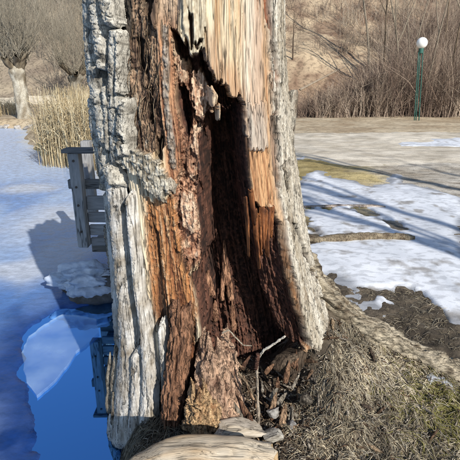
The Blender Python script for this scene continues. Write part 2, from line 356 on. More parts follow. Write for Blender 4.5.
# ------------------------------------------------------------------ the hollow tree
YC = 2.15
LS = [(86, -60), (88, 0), (90, 40), (95, 100), (102, 150), (109, 200), (114, 250), (117, 300), (120, 340), (114, 400), (110, 430), (108, 470)]
RS = [(284, -60), (284, 0), (285, 60), (287, 100), (293, 150), (301, 200), (309, 240), (318, 275), (328, 310), (337, 350), (342, 400), (345, 430), (348, 470)]
def sil(pts):
    P = at_y(np.array([p[0] for p in pts]), np.array([p[1] for p in pts]), YC); o = np.argsort(P[:, 2]); return P[o, 2], P[o, 0]
lz, lx = sil(LS); rz, rx_ = sil(RS)
def xl(z): return np.interp(z, lz, lx)
def xr(z): return np.interp(z, rz, rx_)
def tparams(z):
    a, b = xl(z), xr(z); xc = (a+b)/2; r = (b-a)/2*.975
    ry = .41+.05*ss(.45, -.1, z)
    return xc, r, ry
def trunk_hit(px, py):
    """front of the trunk's base surface under a pixel"""
    d = ray(px, py); t1 = YC/d[..., 1]; t0 = t1*.6
    o = np.array([0, 0, CAM_H])
    def f(t):
        P = o+d*t[..., None]; xc, r, ry = tparams(P[..., 2]); return ((P[..., 0]-xc)/r)**2+((P[..., 1]-YC)/ry)**2-1
    a, b = t0.copy(), t1.copy()
    for _ in range(40):
        m = (a+b)/2; inn = f(m) < 0; b = np.where(inn, m, b); a = np.where(inn, a, m)
    P = o+d*b[..., None]; xc, r, ry = tparams(P[..., 2])
    N = np.stack([(P[..., 0]-xc)/r/r, (P[..., 1]-YC)/ry/ry, np.zeros(P.shape[:-1])], -1); N /= np.linalg.norm(N, axis=-1, keepdims=True)+1e-9
    return P, N

T = thing('hollow_tree', (-.05, 2.1, 0), 'huge old broken tree trunk with a dark rotten hollow, standing at the water', 'tree')
th = np.concatenate([np.linspace(-180, -112, 24)[:-1], np.linspace(-112, 112, 640), np.linspace(112, 180, 24)[1:-1]])*np.pi/180
zz = np.concatenate([np.linspace(-.6, -.42, 6)[:-1], np.linspace(-.42, 2.04, 940), np.linspace(2.045, 2.22, 50)])
TH, ZZ = np.meshgrid(th, zz); TH = TH.ravel(); ZZ = ZZ.ravel()
xc, rr, ry = tparams(ZZ)
BX = xc+rr*np.sin(TH); BY = YC-ry*np.cos(TH)
NX = np.sin(TH)/rr; NY = -np.cos(TH)/ry; nl = np.hypot(NX, NY); NX /= nl; NY /= nl
qx, qy = proj(np.stack([BX, BY, ZZ], 1))
front = np.abs(TH) < R(100)
qx = np.where(front, qx, np.where(TH < 0, 60, 330))
g = (np.sin(np.clip(TH, -1.57, 1.57))*.5+.5)*200+np.where(front, 0, TH*100)        # grain coordinate
zz_ = ZZ
wx = qx+1.6*fbm(qx*.10, qy*.03, 101)+.9*fbm(qx*.5, qy*.09, 102, 3)
wy = qy+7*fbm(qx*.22, qy*.02, 103, 3)+2*fbm(qx*.9, qy*.1, 104, 2)
fx = qx+2.2*fbm(qx*.3, qy*.3, 105, 4); fy = qy+2.6*fbm(qx*.3, qy*.3, 106, 4)      # lumpy edges
def M(poly, f=1.0, fib=True, grow=0):
    if fib == 2: return ss(-f, f, sdf(poly, wx, qy)+grow)
    return ss(-f, f, sdf(poly, wx if fib else fx, wy if fib else fy)+grow)
fib1 = fbm(g*.22, zz_*2.2, 110, 4); fib2 = fbm(g*.8, zz_*5, 111, 3); fine = fbm(g*2.2, zz_*14, 112, 3)
su = TH*.42*217; sv = -ZZ*217; lump = fbm(su*.09, sv*.06, 113, 5); grit = fbm(su*.45, sv*.35, 114, 4)
crk = ss(.80, .97, ridge(g*.13+.6*fbm(qx*.05, qy*.02, 115), zz_*1.1, 116, 2)); crk2 = ss(.86, .99, ridge(g*.33, zz_*1.8, 117, 1))
hair = ss(.86, .98, ridge(g*.55+.5*fbm(su*.03, sv*.01, 118), zz_*.9, 119, 2))*ss(-.5, .4, fbm(su*.04, sv*.015, 120))
dep = .012+.006*fib1+.003*fib2+.0012*fine+.012*crk+.006*crk2
# front panel
c = cmix(C(232, 216, 186), C(206, 178, 138), .42+.8*fib1); c = cmix(c, C(182, 130, 86), ss(.15, .8, fib2+.5*fib1)*.75)
c = cmix(c, C(232, 222, 204), ss(240, 256, wx+6*fib1)*ss(268, 262, wx)*.8)
c = cmix(c, C(192, 140, 94), ss(250, 232, wx)*ss(206, 222, wx)*(.12+.4*ss(-.1, .7, fib2))*ss(20, 110, qy))
c = cmix(c, C(84, 54, 36), np.clip(crk*.8+crk2*.55+hair*.6, 0, 1)); edg = sdf([(168, 26), (190, 47), (208, 52), (212, 68), (229, 79), (243, 99), (249, 140), (262, 140), (262, -60), (168, -60)], qx, qy); c = cmix(c, C(168, 112, 70), ss(22, 2, edg+16*fib1+10*fib2)*.5*ss(200, 214, qx))
# pale slab top left of the panel
m = M([(181, -20), (205, -20), (207, 30), (206, 56), (197, 54), (190, 49), (184, 36)], .8); dep = lerp(dep, -.006+.004*fib1+.008*crk, m); c = lerp(c, cmix(C(222, 208, 180), C(176, 158, 130), .4+.8*grit), m)
for p in ([(188, 10), (193, 12), (193, 40), (190, 42)], [(205, 26), (208, 30), (209, 58), (206, 56)], [(194, 40), (204, 43), (203, 47), (196, 47)]):
    m = M(p, .7); dep = lerp(dep, .03, m); c = lerp(c, C(62, 44, 32), m)
# right outer bark
RB = [(264, -30), (268, 40), (271, 80), (273, 110), (274, 150), (279, 190), (285, 225), (290, 262), (299, 300), (311, 348), (318, 480), (420, 480), (420, -30)]
m = M(RB, .8, 2); bk = cmix(C(214, 206, 190), C(170, 158, 138), .45+.7*fib1+.3*grit); bk = cmix(bk, C(122, 104, 84), ss(.35, .9, fib2+.4*lump)*.7)
bcr = ss(.74, .96, ridge(su*.07+.5*lump, sv*.006, 121, 3))*.9+ss(.80, .97, ridge(su*.03, sv*.02, 122, 2))*.5; bcr = np.clip(bcr, 0, 1); bk = cmix(bk, C(66, 54, 44), bcr)
bd = -.012+.008*fbm(su*.08, sv*.012, 123, 4)+.004*grit+.016*bcr
dep = lerp(dep, bd, m); c = lerp(c, bk, m)
m = M([(264, -30), (269, -30), (273, 40), (276, 80), (277, 118), (275, 118), (273, 80), (269, 40)], .8); dep = lerp(dep, .026+.008*fib2, m); c = lerp(c, cmix(C(150, 92, 62), C(70, 44, 30), .5+fib2), m)
m = M([(273, 112), (276, 104), (277, 130), (281, 185), (278, 190), (274, 150)], .8); c = lerp(c, cmix(C(150, 112, 84), C(88, 62, 46), .5+fib2), m*.8); dep = lerp(dep, .02+.008*fib2, m)
for p in ([(291, 222), (294, 222), (305, 250), (312, 270), (309, 270), (300, 252)], [(306, 262), (309, 262), (322, 300), (320, 302)], [(283, 170), (285, 168), (288, 190), (286, 192)]):
    m = M(p, .8); dep = lerp(dep, .035, m); c = lerp(c, C(58, 46, 38), m)
# slab edge turning grey downwards, orange fresh wood under it
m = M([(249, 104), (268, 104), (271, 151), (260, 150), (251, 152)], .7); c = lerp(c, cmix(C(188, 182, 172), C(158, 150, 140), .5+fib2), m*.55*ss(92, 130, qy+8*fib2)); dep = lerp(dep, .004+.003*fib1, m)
m = M([(250, 152), (260, 150), (272, 151), (275, 180), (277, 208), (270, 214), (262, 210), (257, 204), (253, 180)], .8)
c = lerp(c, cmix(C(210, 166, 122), C(146, 98, 66), .4+.9*fib2), m); dep = lerp(dep, .022+.007*fib2+.003*fine, m)
m = M([(246, 140), (251, 140), (254, 185), (259, 214), (262, 240), (257, 236), (252, 205), (248, 170)], .7); c = lerp(c, cmix(C(120, 92, 72), C(70, 48, 36), .5+fib2), m); dep = lerp(dep, .03, m)
# left bark bed
m = M([(40, -30), (128, -30), (128, 60), (125, 110), (127, 150), (124, 175), (130, 200), (140, 290), (150, 345), (170, 400), (170, 480), (40, 480)], 1.0)
c = lerp(c, cmix(C(92, 82, 70), C(50, 42, 36), .5+.8*grit), m); dep = lerp(dep, .030+.012*lump+.006*grit+.004*fib2, m)
m = M([(40, -30), (99, -30), (99, 60), (97, 110), (106, 170), (114, 260), (120, 340), (116, 480), (40, 480)], 1.2)
c = lerp(c, cmix(C(130, 124, 114), C(78, 72, 66), .5+.8*fib2+.3*grit), m); dep = lerp(dep, .006+.010*fib1+.006*grit, m)
# fibrous brown rot
Bp = [(127, -30), (154, -30), (153, 20), (155, 60), (158, 105), (163, 150), (150, 158), (126, 152), (124, 100)]
m = M(Bp, 1.2); strand = ridge(g*.30+1.2*lump, zz_*3.5, 131, 3)
rb = cmix(C(82, 62, 50), C(176, 146, 118), ss(-.1, .9, strand+.4*grit)); rb = cmix(rb, C(196, 184, 164), ss(.45, .9, fbm(qx*.14, qy*.07, 132))*.8)
dep = lerp(dep, .038-.016*strand+.016*lump+.007*grit, m); c = lerp(c, rb, m)
for p in ([(137, -10), (152, -10), (148, 22), (140, 14)], [(130, 36), (139, 38), (142, 70), (136, 74), (131, 56)], [(141, 88), (147, 92), (150, 128), (144, 126)], [(152, 138), (159, 136), (160, 160), (154, 158)]):
    m = M(p, 1.2); dep = lerp(dep, .085, m*.9); c = lerp(c, C(46, 34, 28), m*.9)
# pinkish strip with grey core
m = M([(153, -30), (182, -30), (176, 28), (171, 40), (174, 70), (176, 110), (183, 150), (182, 200), (170, 200), (163, 160), (158, 105), (155, 60), (153, 20)], 2.5)
ps = cmix(C(198, 150, 112), C(130, 84, 60), .45+.8*fib2); ps = cmix(ps, C(206, 186, 160), ss(40, 0, qy)*.7); dep = lerp(dep, .028+.007*fib1+.005*fib2+.004*grit, m); c = lerp(c, ps, m)
m = M([(160, 24), (167, 26), (169, 90), (173, 150), (176, 170), (169, 168), (164, 130), (161, 80)], 1.0); c = lerp(c, cmix(C(176, 166, 152), C(124, 108, 92), .5+.9*grit), m*.9); dep = lerp(dep, .018+.007*grit, m)
m = M([(150, 10), (158, -5), (157, 18), (152, 30)], 1.0); dep = lerp(dep, -.005, m); c = lerp(c, C(120, 96, 78), m)
# orange heartwood below
m = M([(141, 196), (152, 200), (172, 196), (180, 232), (187, 262), (192, 292), (199, 312), (196, 340), (180, 420), (172, 425), (160, 345), (148, 300), (142, 250)], 2.5)
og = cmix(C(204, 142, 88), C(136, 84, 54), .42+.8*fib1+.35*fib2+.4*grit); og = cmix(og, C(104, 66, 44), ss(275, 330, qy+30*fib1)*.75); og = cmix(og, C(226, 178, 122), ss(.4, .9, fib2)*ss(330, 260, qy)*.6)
og = cmix(og, C(64, 40, 28), ss(.55, .95, ridge(g*.12+.9*lump, zz_*1.3, 141, 2))*.8)
dep = lerp(dep, .035+.010*fib1+.005*fib2+.004*grit+.014*ss(.6, .95, ridge(g*.12+.9*lump, zz_*1.3, 141, 2)), m); c = lerp(c, og, m*ss(-.9, .5, m-.5+.8*fib2+.3*grit))
for p in ([(149, 232), (153, 235), (160, 300), (166, 340), (158, 330), (152, 280)], [(170, 250), (182, 256), (184, 272), (176, 268)], [(178, 250), (186, 252), (185, 275), (180, 270)]):
    m = M(p, 1.5); dep = lerp(dep, .06, m*.8); c = lerp(c, C(58, 40, 30), m*.75)
# grey lump
m = M([(120, 150), (136, 150), (150, 156), (160, 164), (168, 178), (174, 187), (168, 192), (162, 190), (161, 203), (157, 198), (150, 194), (146, 186), (138, 176), (130, 172), (124, 164)], 1.0, False)
c = lerp(c, cmix(C(206, 198, 180), C(134, 122, 102), .4+1.0*grit), m); dep = lerp(dep, -.012+.012*lump+.006*grit+.006*fib2, m)
# rough lit wall of the hollow
Ep = [(171, 30), (178, 42), (190, 58), (200, 64), (210, 70), (216, 86), (222, 92), (221, 106), (212, 112), (208, 128), (205, 150), (206, 200), (208, 240), (207, 262), (198, 268), (186, 274), (180, 262), (174, 232), (172, 200), (180, 160), (178, 120), (174, 80)]
m = M(Ep, 2.6, False); holes = ss(.30, .62, fbm(qx*.22, qy*.16, 151, 4)); pk = cmix(C(206, 160, 128), C(128, 84, 62), .42+.9*grit+.4*lump); pk = cmix(pk, C(228, 200, 170), ss(.25, .7, fbm(qx*.12, qy*.10, 152))*.8)
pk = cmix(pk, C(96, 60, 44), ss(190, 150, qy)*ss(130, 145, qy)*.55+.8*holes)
up_ = ss(150, 110, qy)*ss(176, 190, qx); vert = fbm(qx*.4, qy*.09, 153, 4)
dep = lerp(dep, .075+.075*up_+.018*lump+.006*grit+.010*vert+.016*holes, m); c = lerp(c, pk, m)
# raised pale clumps on that wall
for p, d0 in (([(174, 54), (183, 56), (187, 72), (184, 86), (176, 80)], .055), ([(189, 66), (198, 64), (207, 76), (212, 100), (206, 124), (196, 122), (190, 100)], .05), ([(210, 92), (217, 89), (222, 96), (220, 106), (212, 108)], .02), ([(190, 150), (193, 132), (200, 148), (198, 160)], .05), ([(176, 196), (192, 196), (198, 226), (190, 240), (178, 226)], .05)):
    m = M(p, 1.6, False); dep = lerp(dep, d0+.06*ss(150, 110, qy)*ss(176, 190, qx)+.007*grit+.010*vert+.010*lump, m); c = lerp(c, cmix(C(232, 204, 174), C(176, 132, 104), .4+.8*grit), m*.85)
# the hollow
def hollow(poly, rim, slope, maxd, k=1., fib=True):
    global dep, c
    s_ = sdf(poly, wx if fib else fx, wy if fib else fy); m = ss(-.7, .9, s_)
    prof = np.minimum(rim+slope*np.clip(s_, 0, 200), maxd)*k
    tex = .02*lump+.016*fib2+.014*fib1+.012*grit
    dep = lerp(dep, np.maximum(prof+tex, dep*0+.03), m)
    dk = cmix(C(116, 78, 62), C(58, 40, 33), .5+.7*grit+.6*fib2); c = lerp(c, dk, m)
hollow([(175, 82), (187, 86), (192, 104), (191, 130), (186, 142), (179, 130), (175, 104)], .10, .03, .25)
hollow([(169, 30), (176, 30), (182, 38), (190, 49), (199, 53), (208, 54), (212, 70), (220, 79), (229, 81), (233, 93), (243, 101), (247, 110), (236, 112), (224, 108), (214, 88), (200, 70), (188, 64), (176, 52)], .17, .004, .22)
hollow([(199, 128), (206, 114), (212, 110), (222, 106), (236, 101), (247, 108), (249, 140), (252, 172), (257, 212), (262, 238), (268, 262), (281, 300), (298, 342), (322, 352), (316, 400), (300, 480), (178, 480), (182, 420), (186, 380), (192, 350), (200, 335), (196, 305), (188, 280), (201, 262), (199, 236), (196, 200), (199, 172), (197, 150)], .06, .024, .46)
# dark red right inner wall
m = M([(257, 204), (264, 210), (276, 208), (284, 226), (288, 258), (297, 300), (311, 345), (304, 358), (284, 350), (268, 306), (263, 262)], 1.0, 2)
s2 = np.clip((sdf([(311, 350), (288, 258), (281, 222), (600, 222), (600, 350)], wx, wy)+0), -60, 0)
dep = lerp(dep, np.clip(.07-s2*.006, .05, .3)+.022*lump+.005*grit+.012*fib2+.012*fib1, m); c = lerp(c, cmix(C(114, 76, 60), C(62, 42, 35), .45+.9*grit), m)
# lit flakes standing inside the hollow
# keep the hollow inside the trunk
c = cmix(c, c*.4, hair*.7*(dep < .07)); dep = dep+.004*hair*(dep < .07)
dep = np.where(front, dep, .01*fib1+.02*crk)
backgap = (YC+ry*np.sqrt(np.clip(1-((BX-xc)/rr)**2, 0, 1))-.05)-BY
dep = np.minimum(dep, np.maximum(backgap, .03))
deep = np.clip(dep-.05, 0, 9); shal = dep-deep
VX = BX-NX*shal; VY = BY-NY*shal+deep; VZ = ZZ+.004*fib1
VZ = VZ+ss(2.05, 2.2, ZZ)*.14*fbm(su*.05, 0*g, 170, 3)
flare = ss(.25, -.35, ZZ)*(.03*fbm(TH*3, ZZ*2, 171))
VX = VX+NX*flare; VY = VY+NY*flare
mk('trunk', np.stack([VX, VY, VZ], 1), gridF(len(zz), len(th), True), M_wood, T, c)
# top closing disc is out of view: a rough broken cap
capn = len(th); cv = np.stack([VX, VY, VZ], 1)[-capn:]; mid = cv.mean(0)-[0, 0, .25]
mk('broken_top', np.concatenate([cv, mid[None]]), np.stack([np.arange(capn), (np.arange(capn)+1) % capn, np.full(capn, capn)], 1), M_rot, T, C(150, 120, 90))

# ---- slabs that lie on the trunk: bark plates, weathered ridges, flakes
def slab(name, pts, thick, ca, cb, matr, seed, parent=T, lift=0., crack=.5, nx=21, curl=0., label=None, endr=.12, rough=1., lean=0., pw=2.6, lo=1., sink=.035, fiss=0.):
    """pts: (px, py, half width px) down the slab"""
    pts = np.array(pts, float); L = np.concatenate([[0], np.cumsum(np.hypot(*np.diff(pts[:, :2], axis=0).T))])
    n = max(10, int(L[-1]*1.3)); t = np.linspace(0, L[-1], n)
    cx = np.interp(t, L, pts[:, 0]); cy = np.interp(t, L, pts[:, 1]); hw = np.interp(t, L, pts[:, 2])
    k = np.ones(5)/5
    cx = np.convolve(np.pad(cx, 2, 'edge'), k, 'valid'); hw = np.convolve(np.pad(hw, 2, 'edge'), k, 'valid')
    sL = np.linspace(-1, 1, nx); Sg, Tg = np.meshgrid(sL, t); CX = np.repeat(cx, nx).reshape(n, nx); CY = np.repeat(cy, nx).reshape(n, nx); HW = np.repeat(hw, nx).reshape(n, nx)
    e = Tg/L[-1]; tipf = np.minimum(1, np.minimum((e*L[-1]+.6)/(endr*30), (L[-1]*(1-e)+.6)/(endr*30)))
    edge = 1+.16*fbm(Tg*.05, np.sign(Sg)*3+seed, seed)*rough+.05*noise(Tg*.3, np.sign(Sg)*3.+seed, seed+1)*rough
    QX = CX+Sg*HW*edge*(.55+.45*np.sqrt(np.clip(tipf, 0, 1))); QY = CY+1.5*noise(Sg*2.5, Tg*0+seed, seed+2)*(e < .06)+2.5*noise(Sg*3, Tg*0+seed, seed+3)*(e > .94)
    QX = np.maximum(QX, np.interp(QY, [q_[1] for q_ in LS], [q_[0] for q_ in LS])+.8)
    P, N = trunk_hit(QX, QY)
    prof = (np.clip(1-np.abs(Sg)**pw, 0, 1))**.55*np.clip(tipf, 0, 1)**.5
    gn = fbm(QX*.5, QY*.06, seed+4, 4); pit = fbm(QX*.30, QY*.10, seed+5, 5); cr = ss(.86, .985, ridge(QX*.05, QY*.055, seed+6, 1))*crack; vc = ss(.72, .96, ridge(QX*.32, QY*.022, seed+7, 2))
    mic = fbm(QX*1.1, QY*.7, seed+8, 3); fis = ss(.80, .97, ridge(QX*.22+.5*pit, QY*.035, seed+9, 2))*fiss; cr = np.maximum(cr, ss(.86, .97, ridge(QX*.06, QY*.10+.4*pit, seed+11, 1))*fiss*.8)
    h = lift+thick*prof*(1+.22*gn*lo)+thick*.20*pit*prof*lo+thick*.09*mic-thick*.45*cr*prof-thick*.30*fis*prof-thick*.38*vc*prof-(1-prof)*sink+curl*(e**2)
    V = P+N*h[..., None]; V[..., 2] += 0
    V[..., 1] -= lean*e
    colr = cmix(ca, cb, (.42+.55*pit+.45*gn).ravel()); colr = cmix(colr, cb*.33, np.clip((cr*.8+vc*.6+fis*.7).ravel(), 0, 1))
    return mk(name, V.reshape(-1, 3), gridF(n, nx), matr, parent, colr, label=label)
BA, BB = C(224, 218, 204), C(152, 144, 130)
bark_list = [
    [(91.5, -20, 3.5), (92, 20, 3.5), (94, 58, 4), (97, 90, 3)],
    [(99, -20, 4.5), (101, 15, 5), (104, 40, 5), (107, 70, 3.5)],
    [(111, -20, 7), (112, 5, 7), (117, 27, 5.5)],
    [(118, 28.5, 5.5), (117, 60, 5.5), (116.5, 100, 5.5), (118, 130, 5.5), (119, 164, 5.5)],
    [(98, 64, 3.5), (101, 95, 5), (106, 118, 5), (110, 146, 3)],
    [(129, 98, 4), (127, 125, 5), (128, 156, 5)],
    [(104, 126, 3.5), (106, 150, 4), (109, 184, 3.5)],
    [(98, 96, 3), (100, 140, 3.5), (105, 190, 3)],
    [(113, 162, 3.5), (116, 172, 5), (120, 186, 4)],
    [(109, 84, 2), (111, 112, 2.5), (113, 150, 2.2)],
    [(123.5, 32, 1.8), (123.5, 60, 2), (122.5, 96, 1.5)],
]
for i, p in enumerate(bark_list): slab('bark_plate', p, .030+.008*(i % 3), BA, BB, M_bark, 200+10*i, lift=.004, crack=.3, endr=.12, pw=3.2, lo=.35, rough=.5, fiss=1.)
WA, WB = C(222, 217, 208), C(150, 138, 120)
ridges = [
    [(114, 172, 5), (118, 200, 6), (122, 250, 6), (126, 300, 6.5), (129, 340, 7), (127, 380, 9), (122, 448, 12)],
    [(132, 190, 3.5), (136, 240, 4), (141, 290, 4.5), (147, 330, 5.5), (150, 370, 7), (147, 448, 9)],
    [(110, 185, 2.5), (114, 230, 3), (118, 280, 3.5), (120, 330, 4), (118, 390, 6), (112, 446, 7)],
    [(162, 318, 3), (165, 350, 4.5), (167, 385, 4), (168, 445, 4)],
    [(138, 345, 4), (139, 385, 6), (135, 448, 8)],
]
for i, p in enumerate(ridges): slab('weathered_ridge', p, (.034, .03, .024, .028, .03)[i], WA, WB, M_wood, 320+10*i, crack=.08, nx=25, lift=.010, endr=.35, lo=.35, pw=2.1, rough=.6)
slab('bark_flake', [(111, 222, 3), (112.5, 245, 4), (115, 268, 3)], .03, C(190, 182, 166), C(112, 100, 86), M_bark, 380, lift=.01, crack=.5)
# hanging splinters of fresh orange wood
spl = [[(248, 198, 1.2), (250, 222, 1.3), (251, 258, .3)], [(258, 210, 2.2), (259, 234, 1.8), (262, 270, .3)], [(266, 208, 2.6), (266, 228, 2), (266, 250, .4)], [(272, 208, 2.4), (271, 230, 1.8), (270, 258, .3)], [(262, 214, 1.4), (263, 236, 1.2), (264, 256, .3)], [(254, 190, 1.8), (256, 208, 1.6), (257, 228, .4)], [(276, 205, 1.6), (275, 222, 1.4), (274, 238, .4)], [(269, 210, 1.4), (269, 226, 1.2), (268, 240, .3)]]
for i, p in enumerate(spl): slab('splinter', p, .016, C(176, 112, 66), C(96, 58, 38), M_wood, 440+10*i, lift=-.026, crack=.1, nx=9, endr=.05, sink=.010)
# little dangling tooth and jagged teeth on the broken edge
for i, p in enumerate([[(212, 86, 2.5), (217, 96, 4.5), (216, 106, 3.5)], [(221, 104, 1.2), (221, 112, 1.8), (221, 120, .8)], [(189, 28, 1.2), (190, 44, 1.6), (190, 52, .6)], [(206, 28, 1.2), (207, 48, 1.6), (208, 60, .6)]]):
    slab('wood_tooth', p, .02, C(232, 206, 172), C(186, 142, 104), M_wood, 520+10*i, lift=-.035, crack=.1, nx=9, endr=.05)
# pale grey lip of the lump
slab('lichen_lump', [(126, 158, 3), (140, 163, 6), (153, 173, 8), (160, 187, 6), (162, 203, 1)], .022, C(214, 208, 192), C(140, 128, 108), M_bark, 590, lift=-.005, crack=.4, nx=21, endr=.2)
slab('lichen_lump', [(165, 176, 2), (170, 184, 4.5), (171, 194, 1.5)], .02, C(214, 204, 186), C(150, 134, 114), M_bark, 600, lift=-.01, crack=.3, nx=11, endr=.2)
# broken stub on the right edge
P0 = at_y(np.array([290., 291, 292.5, 294.5]), np.array([150., 120, 104, 90]), 2.1)
n = 14; tt = np.linspace(0, 1, n); pp = np.stack([np.interp(tt, np.linspace(0, 1, 4), P0[:, k]) for k in range(3)], 1); rad = np.interp(tt, [0, .5, .9, 1], [.018, .024, .022, .014])
V, F = tubes(pp[None], rad[None], 14); V = V+.004*np.stack([fbm(V[:, 0]*60, V[:, 2]*12, 611), fbm(V[:, 1]*60, V[:, 2]*12, 612), 3*fbm(V[:, 0]*60, V[:, 1]*60, 613)*(V[:, 2] > P0[3, 2]-.02)], 1)
mk('broken_stub', V, F, M_bark, T, cmix(C(204, 196, 180), C(120, 104, 86), .4+.9*fbm(V[:, 0]*50, V[:, 2]*30, 614)))
# stringy fibres in the brown rot
N_ = 60; fx0 = rng.uniform(127, 160, N_); fy0 = rng.uniform(-5, 148, N_); ln = rng.uniform(10, 34, N_); K = 6
tt = np.linspace(0, 1, K); FX = fx0[:, None]+(rng.normal(0, 2.5, (N_, 1))*tt+rng.normal(0, .35, (N_, K)))+.06*(fy0[:, None]*0); FY = fy0[:, None]+ln[:, None]*tt
P, N = trunk_hit(FX, FY); off = -.028+.016*np.sin(np.pi*tt)[None]*rng.uniform(0, 1.6, (N_, 1))+rng.normal(0, .001, (N_, K))
V, F = tubes(P+N*off[..., None], rng.uniform(.001, .0032, (N_, 1))*(1-.6*tt)[None], 4)
cc = cmix(C(196, 172, 142), C(92, 66, 50), rng.uniform(0, 1, N_)); o = mk('rotten_fibres', V, F, M_rot, T, rep(cc, K*4)); o['kind'] = 'stuff'

# ---- flakes and fibres that stand inside the hollow
def shard(name, base, tip, wid, th_, ca, cb, seed, parent=None, **kw):
    base = np.array(base, float); tip = np.array(tip, float); n, m = 16, 10
    ax = tip-base; side = np.cross(ax, [0, 1, 0.05]); side /= np.linalg.norm(side); nor = np.cross(side, ax); nor /= np.linalg.norm(nor)
    t = np.linspace(0, 1, n); a = np.arange(m)*2*np.pi/m
    wv = wid*np.interp(t, [0, .15, .5, .85, 1], [.85, 1, .85, .5, .12])
    Tn, An = np.meshgrid(t, a, indexing='ij'); Wn = np.repeat(wv, m).reshape(n, m)
    jj = 1+.25*fbm(Tn*5+seed, np.cos(An)*1.5, seed)+.2*noise(Tn*9, np.sin(An)*3+seed, seed+1)
    V = base+Tn[..., None]*ax+(np.cos(An)*Wn*jj)[..., None]*side+(np.sin(An)*th_*jj*np.interp(Tn, [0, 1], [1, .4]))[..., None]*nor
    V = V.reshape(-1, 3); f = gridF(n, m, True)
    return mk(name, V, [f, np.arange(m)[None, ::-1], (np.arange(m)+(n-1)*m)[None]], M_rot, parent, cmix(ca, cb, (.45+.8*fbm(An*1.5, Tn*6, seed+3)).ravel()), **kw)
for i, (bx, by_, tx, ty, Yd, wd) in enumerate([(206, 300, 208, 270, 1.98, .022), (213, 296, 210, 276, 2.0, .014), (226, 285, 224, 240, 2.1, .016), (231, 300, 227, 262, 2.12, .02), (222, 300, 223, 262, 2.08, .012), (234, 330, 232, 300, 2.1, .015), (216, 322, 215, 300, 2.0, .016)]):
    shard('inner_flake', at_y(bx, by_, Yd), at_y(tx, ty, Yd+.02), wd, .010, C(190, 146, 116), C(104, 70, 54), 700+i, T)
# the rotten inner stump, a fluted mass leaning in the mouth of the hollow
def rot_mass(name, pxs, seed, depthY, bulge, ca, cb, parent=T):
    pxs = np.array(pxs, float); n, m = 110, 70
    t = np.linspace(0, 1, n); py_ = np.interp(t, np.linspace(0, 1, len(pxs)), pxs[:, 0]); xa = np.interp(t, np.linspace(0, 1, len(pxs)), pxs[:, 1]); xb = np.interp(t, np.linspace(0, 1, len(pxs)), pxs[:, 2])
    yd = np.interp(t, [0, 1], depthY)
    an = np.linspace(-2.2, 2.2, m); A, Tn = np.meshgrid(an, t); 
    PA = at_y(xa, py_, 1)*0
    L_ = np.array([at_y(xa[i], py_[i], yd[i]) for i in range(n)]); R_ = np.array([at_y(xb[i], py_[i], yd[i]) for i in range(n)])
    cen = (L_+R_)/2; hw = np.linalg.norm(R_-L_, axis=1)/2
    V = cen[:, None]+np.stack([np.sin(A)*hw[:, None], -np.cos(A)*bulge*np.ones_like(A), 0*A], -1)
    fl = ridge(A*2.6+.8*fbm(A, Tn*3, seed), Tn*2.2, seed+1, 3); gr_ = fbm(A*6, Tn*14, seed+2, 4); lp = fbm(A*2, Tn*4, seed+3, 3)
    d = .018*fl+.012*gr_+.016*lp
    top = ss(.08, 0, Tn)
    V = V+np.stack([np.sin(A)*d, -np.cos(A)*d, .05*top*noise(A*4, Tn*0, seed+4)+.012*gr_], -1)
    V[..., 1] += top*.06
    colr = cmix(ca, cb, (.5-.55*fl+.5*gr_).ravel())
    return mk(name, V.reshape(-1, 3), gridF(n, m), M_rot, parent, colr)
rot_mass('rotten_stump', [(335, 203, 226), (355, 199, 232), (380, 195, 237), (405, 190, 240), (436, 182, 243)], 800, (1.84, 1.66), .10, C(210, 176, 148), C(116, 86, 70))
rot_mass('rotten_column', [(296, 172, 190), (330, 172, 190), (360, 168, 186), (395, 165, 182), (432, 163, 180)], 820, (1.80, 1.70), .05, C(158, 118, 92), C(82, 58, 47))
rot_mass('rotten_wedge', [(392, 190, 202), (406, 188, 214), (428, 184, 218)], 840, (1.64, 1.60), .035, C(214, 182, 140), C(150, 112, 80))
# ---- buttress root
tq = np.linspace(0, len(rp)-1, 300); pp = np.stack([np.interp(tq, np.arange(len(rp)), rp[:, k]) for k in range(3)], 1)
k_ = np.ones(29)/29; pp = np.stack([np.convolve(np.pad(pp[:, k], 14, 'edge'), k_, 'valid') for k in range(3)], 1)
rad = np.interp(tq, np.arange(nr_), [q_[2] for q_ in rsil])
V, F = tubes(pp[None], rad[None], 72); a_ = np.tile(np.arange(72)*2*np.pi/72, 300); l_ = np.repeat(tq, 72)
cenr = np.repeat(pp, 72, 0); nn = (V-cenr)/(np.linalg.norm(V-cenr, axis=1, keepdims=True)+1e-9)
fr = ridge(np.cos(a_)*2.2+np.sin(a_)*1.3+.35*fbm(l_*.8, a_*.0, 901), l_*.35, 902, 3); gt = fbm(l_*5, np.cos(a_)*6+np.sin(a_)*4, 903, 5)
V = V+nn*(.026*fr+.014*gt+.026*fbm(l_*1.5, np.cos(a_)*1.3, 904)-.02*ss(.6, .95, ridge(np.cos(a_)*1.7-np.sin(a_)*2.4+.5*fbm(l_*.7, a_*0, 906), l_*.3, 905, 2)))[:, None]
mk('buttress_root', V, F, M_root, T, cmix(C(184, 172, 150), C(100, 86, 68), .5-.6*fr+.8*gt))

for i, (bx, by_, tx, ty, Yd, wd) in enumerate([(116, 424, 117, 336, 1.98, .036), (110, 412, 110, 352, 2.02, .026), (120, 440, 113, 392, 1.92, .03)]):
    shard('bark_flake', at_y(bx, by_, Yd), at_y(tx, ty, Yd+.04), wd, .018, C(178, 168, 150), C(96, 86, 74), 760+i, T)

